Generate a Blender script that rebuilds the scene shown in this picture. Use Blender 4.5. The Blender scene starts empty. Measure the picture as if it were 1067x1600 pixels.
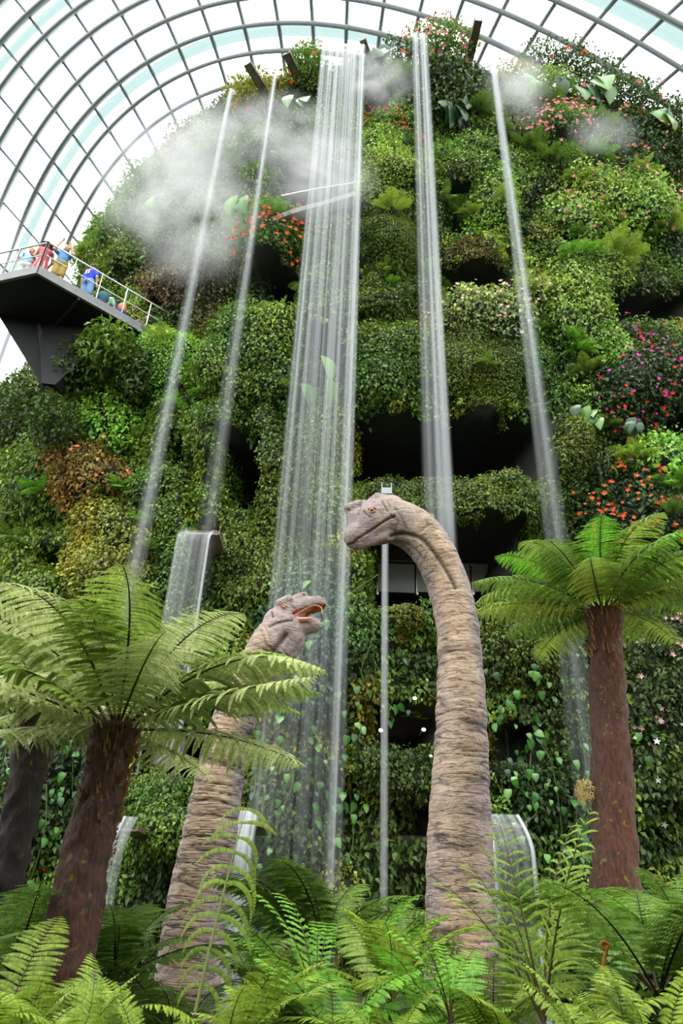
import bpy, math, random
import numpy as np
from mathutils import Vector, Matrix

rng = np.random.default_rng(7)
random.seed(7)
SC = bpy.context.scene
COL = SC.collection

# ------------------------------------------------------------------ camera
IW, IH, FPX = 1067.0, 1600.0, 1100.0
PITCH, ROLL = math.radians(30.127), math.radians(2.313)
CAM = np.array([0.0, 0.0, 1.6])
FWD = np.array([0, math.cos(PITCH), math.sin(PITCH)])
_U0 = np.array([0, -math.sin(PITCH), math.cos(PITCH)])
_R0 = np.array([1.0, 0, 0])
RGT = math.cos(ROLL) * _R0 + math.sin(ROLL) * _U0
UPV = -math.sin(ROLL) * _R0 + math.cos(ROLL) * _U0
cd = bpy.data.cameras.new('camera')
cd.sensor_fit = 'VERTICAL'
cd.sensor_height = 36.0
cd.lens = FPX / IH * 36.0
cd.clip_end = 500
cam = bpy.data.objects.new('camera', cd)
COL.objects.link(cam)
cam.matrix_world = Matrix(((RGT[0], UPV[0], -FWD[0], CAM[0]), (RGT[1], UPV[1], -FWD[1], CAM[1]),
                           (RGT[2], UPV[2], -FWD[2], CAM[2]), (0, 0, 0, 1)))
SC.camera = cam

# ------------------------------------------------------------------ world, lamps, exposure
world = bpy.data.worlds.new('overcast_sky')
SC.world = world
world.use_nodes = True
_nt = world.node_tree
_nt.nodes.clear()
_tc = _nt.nodes.new('ShaderNodeTexCoord')
_sx = _nt.nodes.new('ShaderNodeSeparateXYZ')
_cr = _nt.nodes.new('ShaderNodeValToRGB')
_bg = _nt.nodes.new('ShaderNodeBackground')
_ow = _nt.nodes.new('ShaderNodeOutputWorld')
_nt.links.new(_tc.outputs['Generated'], _sx.inputs[0])
_nt.links.new(_sx.outputs['Z'], _cr.inputs[0])
_cr.color_ramp.elements[0].position = 0.0
_cr.color_ramp.elements[0].color = (0.05, 0.06, 0.05, 1)
_cr.color_ramp.elements[1].position = 0.06
_cr.color_ramp.elements[1].color = (0.95, 0.985, 1.0, 1)
_nt.links.new(_cr.outputs[0], _bg.inputs['Color'])
_bg.inputs['Strength'].default_value = 4.1
_nt.links.new(_bg.outputs[0], _ow.inputs[0])


def lamp(name, kind, loc, target, energy, color, **kw):
    l = bpy.data.lights.new(name, kind)
    l.energy = energy
    l.color = color
    for k, v in kw.items():
        setattr(l, k, v)
    o = bpy.data.objects.new(name, l)
    COL.objects.link(o)
    o.location = loc
    o.rotation_euler = (Vector(target) - Vector(loc)).to_track_quat('-Z', 'Y').to_euler()
    return o


lamp('veiled_sun', 'SUN', (-14, -6, 60), (0, 12, 6), 2.4, (1.0, 0.96, 0.88), angle=math.radians(25))
lamp('garden_spotlight', 'SPOT', (5.0, 2.5, 0.9), (1.6, 10, 4.2), 1300, (1.0, 0.80, 0.58), spot_size=math.radians(48), spot_blend=0.8, shadow_soft_size=0.3)

SC.view_settings.view_transform = 'Standard'
SC.view_settings.look = 'None'
SC.view_settings.exposure = 0.0
SC.view_settings.gamma = 1.0
SC.view_settings.use_curve_mapping = False
SC.cycles.use_denoising = True
SC.cycles.max_bounces = 5
SC.cycles.diffuse_bounces = 3
SC.cycles.glossy_bounces = 2
SC.cycles.transmission_bounces = 3
SC.cycles.transparent_max_bounces = 24
SC.cycles.volume_bounces = 1
SC.cycles.volume_max_steps = 48
SC.cycles.caustics_reflective = False
SC.cycles.caustics_refractive = False


# ------------------------------------------------------------------ helpers
def proj(P):
    d = np.asarray(P, float) - CAM
    z = d @ FWD
    z = np.where(np.abs(z) < 1e-3, 1e-3, z)
    return 533.5 + FPX * (d @ RGT) / z, 800 - FPX * (d @ UPV) / z, z


def ray(px, py):
    return FWD + (px - 533.5) / FPX * RGT + (800 - py) / FPX * UPV


def at(px, py, Y):
    d = ray(px, py)
    return CAM + d * (Y / d[1])


def at_h(px, py, h):
    d = ray(px, py)
    return CAM + d * ((h - CAM[2]) / d[2])


def lin(c):
    c = np.asarray(c, float) / 255.0
    return np.where(c <= 0.04045, c / 12.92, ((c + 0.055) / 1.055) ** 2.4)


def unit(v):
    v = np.asarray(v, float)
    return v / np.maximum(np.linalg.norm(v, axis=-1, keepdims=True), 1e-9)


def vnoise(p, seed=0):
    p = np.asarray(p, float)
    i = np.floor(p).astype(np.int64)
    f = p - i
    f = f * f * (3 - 2 * f)
    out = np.zeros(p.shape[:-1])
    for dx in (0, 1):
        for dy in (0, 1):
            for dz in (0, 1):
                n = (i[..., 0] + dx) * 374761393 + (i[..., 1] + dy) * 668265263 + (i[..., 2] + dz) * 2147483647 + seed * 974711
                n = (n ^ (n >> 13)) * 1274126177
                n = n ^ (n >> 16)
                h = (n & 0xffff) / 65535.0
                w = (f[..., 0] if dx else 1 - f[..., 0]) * (f[..., 1] if dy else 1 - f[..., 1]) * (f[..., 2] if dz else 1 - f[..., 2])
                out += h * w
    return out


def fbm(p, seed=0, oct=3):
    a, s, t = 1.0, 0.0, 0.0
    p = np.asarray(p, float)
    for k in range(oct):
        s += a * vnoise(p * 2 ** k + 17.3 * k, seed + k)
        t += a
        a *= 0.5
    return s / t


def np_mesh(name, V, F, mats, tint=None, smooth=False, midx=None, uv=None):
    """V (n,3); F list of (m,k) int arrays"""
    me = bpy.data.meshes.new(name)
    V = np.asarray(V, np.float32)
    if not isinstance(F, list):
        F = [F]
    F = [np.asarray(f, np.int32) for f in F if len(f)]
    me.vertices.add(len(V))
    me.vertices.foreach_set('co', V.ravel())
    loops = np.concatenate([f.ravel() for f in F])
    tot = np.concatenate([np.full(len(f), f.shape[1], np.int32) for f in F])
    start = np.concatenate([[0], np.cumsum(tot)[:-1]]).astype(np.int32)
    me.loops.add(len(loops))
    me.loops.foreach_set('vertex_index', loops)
    me.polygons.add(len(tot))
    me.polygons.foreach_set('loop_start', start)
    me.polygons.foreach_set('loop_total', tot)
    if midx is not None:
        me.polygons.foreach_set('material_index', np.asarray(midx, np.int32))
    if smooth:
        me.polygons.foreach_set('use_smooth', np.ones(len(tot), bool))
    if tint is not None:
        a = me.attributes.new('tint', 'FLOAT_COLOR', 'POINT')
        c = np.ones((len(V), 4), np.float32)
        c[:, :tint.shape[1]] = tint
        a.data.foreach_set('color', c.ravel())
    if uv is not None:
        a = me.attributes.new('flow', 'FLOAT_VECTOR', 'POINT')
        a.data.foreach_set('vector', np.asarray(uv, np.float32).ravel())
    for m in (mats if isinstance(mats, (list, tuple)) else [mats]):
        me.materials.append(m)
    me.update(calc_edges=True)
    return me


def obj(name, me, parent=None, label=None, cat=None, group=None, kind=None, loc=None):
    o = bpy.data.objects.new(name, me)
    COL.objects.link(o)
    if parent is not None:
        o.parent = parent
    if loc is not None:
        o.location = loc
    if label:
        o['label'] = label
    if cat:
        o['category'] = cat
    if group:
        o['group'] = group
    if kind:
        o['kind'] = kind
    return o


def thing(name, label, cat, loc=(0, 0, 0), group=None):
    return obj(name, None, None, label, cat, group, None, loc)


class MB:
    """collects simple solids into one mesh"""
    def __init__(self):
        self.V, self.F, self.n = [], [], 0

    def add(self, V, F):
        V = np.asarray(V, float)
        self.V.append(V)
        for f in F:
            self.F.append(tuple(int(i) + self.n for i in f))
        self.n += len(V)
        return self

    def box(self, c, s, M=None):
        s = np.asarray(s, float) / 2
        v = np.array([[x, y, z] for x in (-1, 1) for y in (-1, 1) for z in (-1, 1)], float) * s
        if M is not None:
            v = v @ np.asarray(M).T
        return self.add(v + np.asarray(c, float), [(0, 1, 3, 2), (4, 6, 7, 5), (0, 4, 5, 1), (2, 3, 7, 6), (0, 2, 6, 4), (1, 5, 7, 3)])

    def beam(self, a, b, w, h, up=(0, 0, 1)):
        a, b = np.asarray(a, float), np.asarray(b, float)
        d = unit(b - a)
        x = unit(np.cross(d, up))
        z = np.cross(x, d)
        M = np.stack([x, d, z], 1)
        return self.box((a + b) / 2, (w, np.linalg.norm(b - a), h), M)

    def tube(self, pts, rad, n=8, cap=True):
        pts = np.asarray(pts, float)
        rad = np.broadcast_to(np.asarray(rad, float), (len(pts),))
        V, F = tube_arrays(pts, rad, n)
        F = [tuple(f) for f in F]
        if cap:
            F.append(tuple(range(n))[::-1])
            F.append(tuple(range((len(pts) - 1) * n, len(pts) * n)))
        return self.add(V, F)

    def prism(self, poly, z0, z1):
        n = len(poly)
        V = [(x, y, z0) for x, y in poly] + [(x, y, z1) for x, y in poly]
        F = [tuple(range(n))[::-1], tuple(range(n, 2 * n))] + [(i, (i + 1) % n, n + (i + 1) % n, n + i) for i in range(n)]
        return self.add(V, F)

    def mesh(self, name, mat, smooth=False):
        me = bpy.data.meshes.new(name)
        me.from_pydata(np.concatenate(self.V).tolist(), [], self.F)
        me.materials.append(mat)
        if smooth:
            me.polygons.foreach_set('use_smooth', np.ones(len(me.polygons), bool))
        me.update()
        return me

    def build(self, name, mat, parent=None, smooth=False, **kw):
        return obj(name, self.mesh(name, mat, smooth), parent, **kw)


def frames(pts):
    pts = np.asarray(pts, float)
    t = np.gradient(pts, axis=0)
    t = unit(t)
    ref = np.array([0.13, 1.0, 0.07]) if abs(t[0][1]) < 0.9 else np.array([1.0, 0.1, 0.05])
    x = unit(np.cross(t, ref))
    y = np.cross(t, x)
    return t, x, y


def tube_arrays(pts, rad, n):
    t, x, y = frames(pts)
    a = np.linspace(0, 2 * np.pi, n, endpoint=False)
    V = pts[:, None, :] + rad[:, None, None] * (np.cos(a)[None, :, None] * x[:, None, :] + np.sin(a)[None, :, None] * y[:, None, :])
    m = len(pts)
    i = np.arange(m - 1)[:, None] * n
    j = np.arange(n)[None, :]
    F = np.stack([i + j, i + (j + 1) % n, i + n + (j + 1) % n, i + n + j], -1).reshape(-1, 4)
    return V.reshape(-1, 3), F


def spline(pts, n):
    pts = np.asarray(pts, float)
    m = len(pts)
    P = np.concatenate([2 * pts[:1] - pts[1:2], pts, 2 * pts[-1:] - pts[-2:-1]])
    u = np.linspace(0, m - 1 - 1e-6, n)
    i = u.astype(int)
    f = (u - i)[:, None]
    p0, p1, p2, p3 = P[i], P[i + 1], P[i + 2], P[i + 3]
    return 0.5 * (2 * p1 + (p2 - p0) * f + (2 * p0 - 5 * p1 + 4 * p2 - p3) * f ** 2 + (3 * p1 - p0 - 3 * p2 + p3) * f ** 3)


# ------------------------------------------------------------------ materials
def new_mat(name):
    m = bpy.data.materials.new(name)
    m.use_nodes = True
    nt = m.node_tree
    b = nt.nodes['Principled BSDF']
    return m, nt, b


def N(nt, typ, **kw):
    n = nt.nodes.new(typ)
    for k, v in kw.items():
        setattr(n, k, v)
    return n


def simple(name, rgb, rough=0.6, metal=0.0, noise=0.0, scale=8.0, bump=0.0, spec=0.4):
    m, nt, b = new_mat(name)
    c = lin(rgb)
    b.inputs['Roughness'].default_value = rough
    b.inputs['Metallic'].default_value = metal
    b.inputs['Specular IOR Level'].default_value = spec
    b.inputs['Base Color'].default_value = (*c, 1)
    if noise or bump:
        tc = N(nt, 'ShaderNodeTexCoord')
        nz = N(nt, 'ShaderNodeTexNoise')
        nz.inputs['Scale'].default_value = scale
        nz.inputs['Detail'].default_value = 5
        nt.links.new(tc.outputs['Object'], nz.inputs['Vector'])
        if noise:
            mr = N(nt, 'ShaderNodeValToRGB')
            mr.color_ramp.elements[0].position = 0.3
            mr.color_ramp.elements[1].position = 0.7
            mr.color_ramp.elements[0].color = (*(c * (1 - noise)), 1)
            mr.color_ramp.elements[1].color = (*np.minimum(c * (1 + noise), 1), 1)
            nt.links.new(nz.outputs['Fac'], mr.inputs[0])
            nt.links.new(mr.outputs[0], b.inputs['Base Color'])
        if bump:
            bp = N(nt, 'ShaderNodeBump')
            bp.inputs['Strength'].default_value = bump
            bp.inputs['Distance'].default_value = 0.02
            nt.links.new(nz.outputs['Fac'], bp.inputs['Height'])
            nt.links.new(bp.outputs[0], b.inputs['Normal'])
    return m


def leaf_mat(name, rough=0.5, spec=0.35, trans=0.28):
    m, nt, b = new_mat(name)
    at_ = N(nt, 'ShaderNodeAttribute', attribute_name='tint')
    b.inputs['Roughness'].default_value = rough
    b.inputs['Specular IOR Level'].default_value = spec
    nt.links.new(at_.outputs['Color'], b.inputs['Base Color'])
    tr = N(nt, 'ShaderNodeBsdfTranslucent')
    nt.links.new(at_.outputs['Color'], tr.inputs['Color'])
    mx = N(nt, 'ShaderNodeMixShader')
    mx.inputs[0].default_value = trans
    out = nt.nodes['Material Output']
    nt.links.new(b.outputs[0], mx.inputs[1])
    nt.links.new(tr.outputs[0], mx.inputs[2])
    nt.links.new(mx.outputs[0], out.inputs['Surface'])
    return m


LEAF = leaf_mat('leaf_green')
GLOSSY_LEAF = leaf_mat('glossy_leaf', 0.32, 0.5, 0.2)
FROND = leaf_mat('fern_frond', 0.55, 0.3, 0.35)
PETAL = leaf_mat('petal', 0.6, 0.2, 0.3)
STEEL = simple('grey_steel', (152, 158, 157), 0.5, 0.0, 0.05, 3)
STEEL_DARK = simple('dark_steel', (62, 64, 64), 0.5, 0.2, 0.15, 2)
STAINLESS = simple('stainless_steel', (170, 168, 160), 0.3, 0.9, 0.1, 6)
SPOUT = simple('weathered_spout', (112, 102, 86), 0.5, 0.3, 0.3, 5)
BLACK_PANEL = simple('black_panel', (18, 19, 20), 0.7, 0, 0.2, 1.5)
CONCRETE = simple('pale_concrete', (136, 136, 133), 0.8, 0, 0.12, 2.5, 0.3)
SOIL = simple('dark_soil', (38, 34, 22), 0.95, 0, 0.4, 4, 0.6)


def glass_mat(name, tint, gloss=0.06, opa=0.0):
    m, nt, b = new_mat(name)
    nt.nodes.remove(b)
    tr = N(nt, 'ShaderNodeBsdfTransparent')
    tr.inputs[0].default_value = (*tint, 1)
    gl = N(nt, 'ShaderNodeBsdfGlossy')
    gl.inputs['Roughness'].default_value = 0.08
    mx = N(nt, 'ShaderNodeMixShader')
    mx.inputs[0].default_value = gloss
    nt.links.new(tr.outputs[0], mx.inputs[1])
    nt.links.new(gl.outputs[0], mx.inputs[2])
    nt.links.new(mx.outputs[0], nt.nodes['Material Output'].inputs['Surface'])
    return m


PANE = glass_mat('clear_glass', (0.97, 0.985, 0.98), 0.03)
TEAL = glass_mat('teal_glass', (0.45, 0.51, 0.505), 0.04)
RAIL_GLASS = glass_mat('balustrade_glass', (0.62, 0.68, 0.66), 0.12)


def wall_mat():
    m, nt, b = new_mat('planted_wall')
    a = N(nt, 'ShaderNodeAttribute', attribute_name='tint')
    tc = N(nt, 'ShaderNodeTexCoord')
    nz = N(nt, 'ShaderNodeTexNoise')
    nz.inputs['Scale'].default_value = 3.0
    nz.inputs['Detail'].default_value = 6
    nt.links.new(tc.outputs['Object'], nz.inputs['Vector'])
    mul = N(nt, 'ShaderNodeMixRGB', blend_type='MULTIPLY')
    mul.inputs[0].default_value = 0.7
    nt.links.new(a.outputs['Color'], mul.inputs[1])
    nt.links.new(nz.outputs['Color'], mul.inputs[2])
    nt.links.new(mul.outputs[0], b.inputs['Base Color'])
    b.inputs['Roughness'].default_value = 0.9
    return m


WALL = wall_mat()

# ------------------------------------------------------------------ floor (planting bed)
gx, gy = np.meshgrid(np.linspace(-30, 30, 90), np.linspace(1.5, 45, 70), indexing='ij')
gp = np.stack([gx, gy, np.zeros_like(gx)], -1)
gz = 0.15 + 0.25 * fbm(gp * 0.6, 3) + 0.15 * np.clip((gy - 3) / 6, 0, 1)
gz = np.where(gy < 2.6, 0.0, gz)
gp[..., 2] = gz
ni, nj = gx.shape
ii = (np.arange(ni - 1)[:, None] * nj + np.arange(nj - 1)[None]).ravel()
obj('floor', np_mesh('floor', gp.reshape(-1, 3), np.stack([ii, ii + nj, ii + nj + 1, ii + 1], 1), SOIL, smooth=True), kind='structure',
    label='dark planting soil under the ferns')


def ground(x, y):
    return float(0.15 + 0.25 * fbm(np.array([[x, y, 0]]) * 0.6, 3)[0] + 0.15 * min(max((y - 3) / 6, 0), 1))


bm_ = MB()  # unseen wall added behind camera to keep low sky light off lower mountain
for k in range(28):
    x = -42 + k * 3.0
    bm_.box((x + 1.5, -9.4 - .25 * (k % 3), 7.5), (3.0, .6, 15 + (k % 4) * .5))
bm_.build('wall_front_blocker', simple('light_blocking_wall', (74, 86, 62), .9, 0, .3, 1.2), kind='structure', label='tall added wall behind the viewpoint, blocking low sky light, dull green')

# ------------------------------------------------------------------ glass dome
DP = [-3.6759, -0.1208, 31.6128, -7.2117, 0.9111, 50.4921, -1.7814, 0.586, 5.6837, 0.9484, 0.0178, 0.0736, -0.6135, 0.1718, 16.776, -9.4805, 0.3086, -0.2363, 0.0223, 0.1331, 1.0718]


def dome(i, j):
    x0, x1, W0, W1, W2, H0, H1, H2, Y1, Y2, t0, dt, dt2, e, k, k1, k2, q2, t1, q3, k3 = DP
    i = np.asarray(i, float)
    j = np.asarray(j, float)
    jj = (j - 4) / 4
    q = i - 7.0
    th = t0 + t1 * jj + dt * q + q2 * .01 * q ** 2 + q3 * .001 * q ** 3
    x = x0 + x1 * jj + (W0 + W1 * jj + W2 * jj * jj) * np.sin(th)
    c = np.cos(th)
    z = (H0 + H1 * jj + H2 * jj * jj) * np.sign(c) * np.abs(c) ** e + dt2 * x
    Y = 24 + Y1 * jj + Y2 * jj * jj + k * np.sin(th) ** 2 + k1 * np.sin(th) + k2 * jj * np.sin(th) + k3 * jj * np.sin(th) ** 2
    return np.stack([x, Y, z], -1)


I0, I1, J0, J1 = -7, 18, -1, 10
roof = obj('ceiling', None, None, kind='structure', label='curved glass and steel lattice roof over the planted mountain')


def dome_n(i, j):
    e = 0.02
    a = dome(i + e, j) - dome(i - e, j)
    b = dome(i, j + e) - dome(i, j - e)
    n = unit(np.cross(a, b))
    p = dome(i, j)
    s = np.sign(((np.array([1, 26, 10.]) - p) * n).sum(-1, keepdims=True))
    return n * s       # inward


def strip(i, j, w, h, name, mat, off=0.0):
    """rectangular section member following the shell"""
    P = dome(i, j)
    n = dome_n(i, j)
    t = unit(np.gradient(P, axis=0))
    s = unit(np.cross(t, n))
    P = P + n * off
    R = np.stack([P - s * w / 2, P + s * w / 2, P + s * w / 2 + n * h, P - s * w / 2 + n * h], 1)
    m = len(P)
    a = np.arange(m - 1)[:, None] * 4
    k = np.arange(4)[None]
    F = np.stack([a + k, a + (k + 1) % 4, a + 4 + (k + 1) % 4, a + 4 + k], -1).reshape(-1, 4)
    F = np.concatenate([F, [[0, 3, 2, 1]], [[4 * m - 4, 4 * m - 3, 4 * m - 2, 4 * m - 1]]])
    return np_mesh(name, R.reshape(-1, 3), F, mat)


for j in range(J0, J1 + 1):
    ii = np.linspace(I0, I1, (I1 - I0) * 3 + 1)
    obj('arch_rib', strip(ii, np.full_like(ii, j), 0.24, 0.70, 'arch_rib', STEEL), roof)
    if j % 4 == 0:
        obj('tinted_band', strip(ii, np.full_like(ii, j + 0.30), 0.75, 0.03, 'tinted_band', TEAL, -0.35), roof, label='pale teal glazed strip outside the roof')
for i in range(I0, I1 + 1):
    jj = np.linspace(J0, J1, (J1 - J0) * 3 + 1)
    obj('purlin', strip(np.full_like(jj, i), jj, 0.17, 0.22, 'purlin', STEEL), roof)
cells = [(i, j) for i in range(I0, I1) for j in range(J0, J1)]
vis = []
for i, j in cells:
    px, py, z = proj(dome(i + .5, j + .5))
    vis.append(0 if (-120 < px < 1190 and -120 < py < 700) else 1)
order = sorted(range(len(cells)), key=lambda k: vis[k])
rest = MB()
for r, k in enumerate(order):
    i, j = cells[k]
    q = dome(np.array([i, i + 1, i + 1, i]), np.array([j, j, j + 1, j + 1]))
    n = dome_n(np.array([i + .5]), np.array([j + .5]))[0]
    V = np.concatenate([q, q - n * 0.03])
    F = [(0, 1, 2, 3), (7, 6, 5, 4), (0, 4, 5, 1), (1, 5, 6, 2), (2, 6, 7, 3), (3, 7, 4, 0)]
    if r < 300:
        MB().add(V, F).build('glass_pane', PANE, roof)
    else:
        rest.add(V, F)
if rest.n:
    rest.build('glass_panes_far', PANE, roof, kind='stuff')

# ------------------------------------------------------------------ the planted mountain
Y0 = 15.2
HH = [0, 10, 17, 24, 31]


def wall_base(t, h):
    """t angle around the mountain (0 = front), h height"""
    RL = np.interp(h, HH, [21, 19, 16.8, 15.5, 14])
    RR = np.interp(h, HH, [25, 23, 21, 19, 17.5])
    n = np.where(t > 0, 2.6, 2.0)
    s = np.sign(np.sin(t)) * np.abs(np.sin(t)) ** (2 / n)
    c = np.sign(np.cos(t)) * np.abs(np.cos(t)) ** (2 / n)
    x = 1.0 + np.where(t > 0, RR, RL) * s
    return np.stack([x, Y0 + RL * (1 - c), h], -1)


# dark openings and ledges, as seen in the photograph (x0, y0, x1, y1, depth)
CAVES = [(550, 654, 850, 752, 3.0), (572, 824, 800, 948, 2.4), (345, 692, 408, 786, 2.0), (410, 424, 470, 488, 1.8),
         (692, 424, 790, 466, 1.5), (692, 305, 724, 372, 1.2), (425, 262, 552, 335, 2.0), (470, 505, 540, 602, 0.9),
         (205, 1146, 330, 1212, 2.0), (765, 1130, 838, 1194, 1.5), (575, 1098, 682, 1166, 2.0), (1035, 640, 1100, 690, 1.5),
         (945, 455, 1085, 500, 1.3), (268, 692, 292, 735, 0.8), (60, 860, 100, 905, 0.8), (560, 130, 600, 180, 0.6),
         (320, 810, 345, 870, 1.2), (640, 1240, 680, 1300, 1.0)]

# planted masses: label, category, name, x, y, rx, ry, leaf, palette, bulge, thickness, flowers
PAL = {
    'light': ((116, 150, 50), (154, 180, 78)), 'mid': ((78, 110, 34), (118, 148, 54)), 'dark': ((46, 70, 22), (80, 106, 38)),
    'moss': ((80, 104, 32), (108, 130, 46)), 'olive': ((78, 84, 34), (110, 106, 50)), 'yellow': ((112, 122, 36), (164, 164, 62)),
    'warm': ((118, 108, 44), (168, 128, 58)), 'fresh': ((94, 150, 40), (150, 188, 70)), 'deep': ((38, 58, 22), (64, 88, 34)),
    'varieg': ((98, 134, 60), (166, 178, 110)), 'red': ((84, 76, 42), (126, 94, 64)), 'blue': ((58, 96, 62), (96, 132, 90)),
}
FL = {'orange': (255, 104, 52), 'red': (228, 52, 36), 'pink': (246, 150, 160), 'magenta': (224, 70, 178), 'white': (240, 240, 235), 'salmon': (250, 138, 110), 'palepink': (250, 190, 190)}
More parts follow.
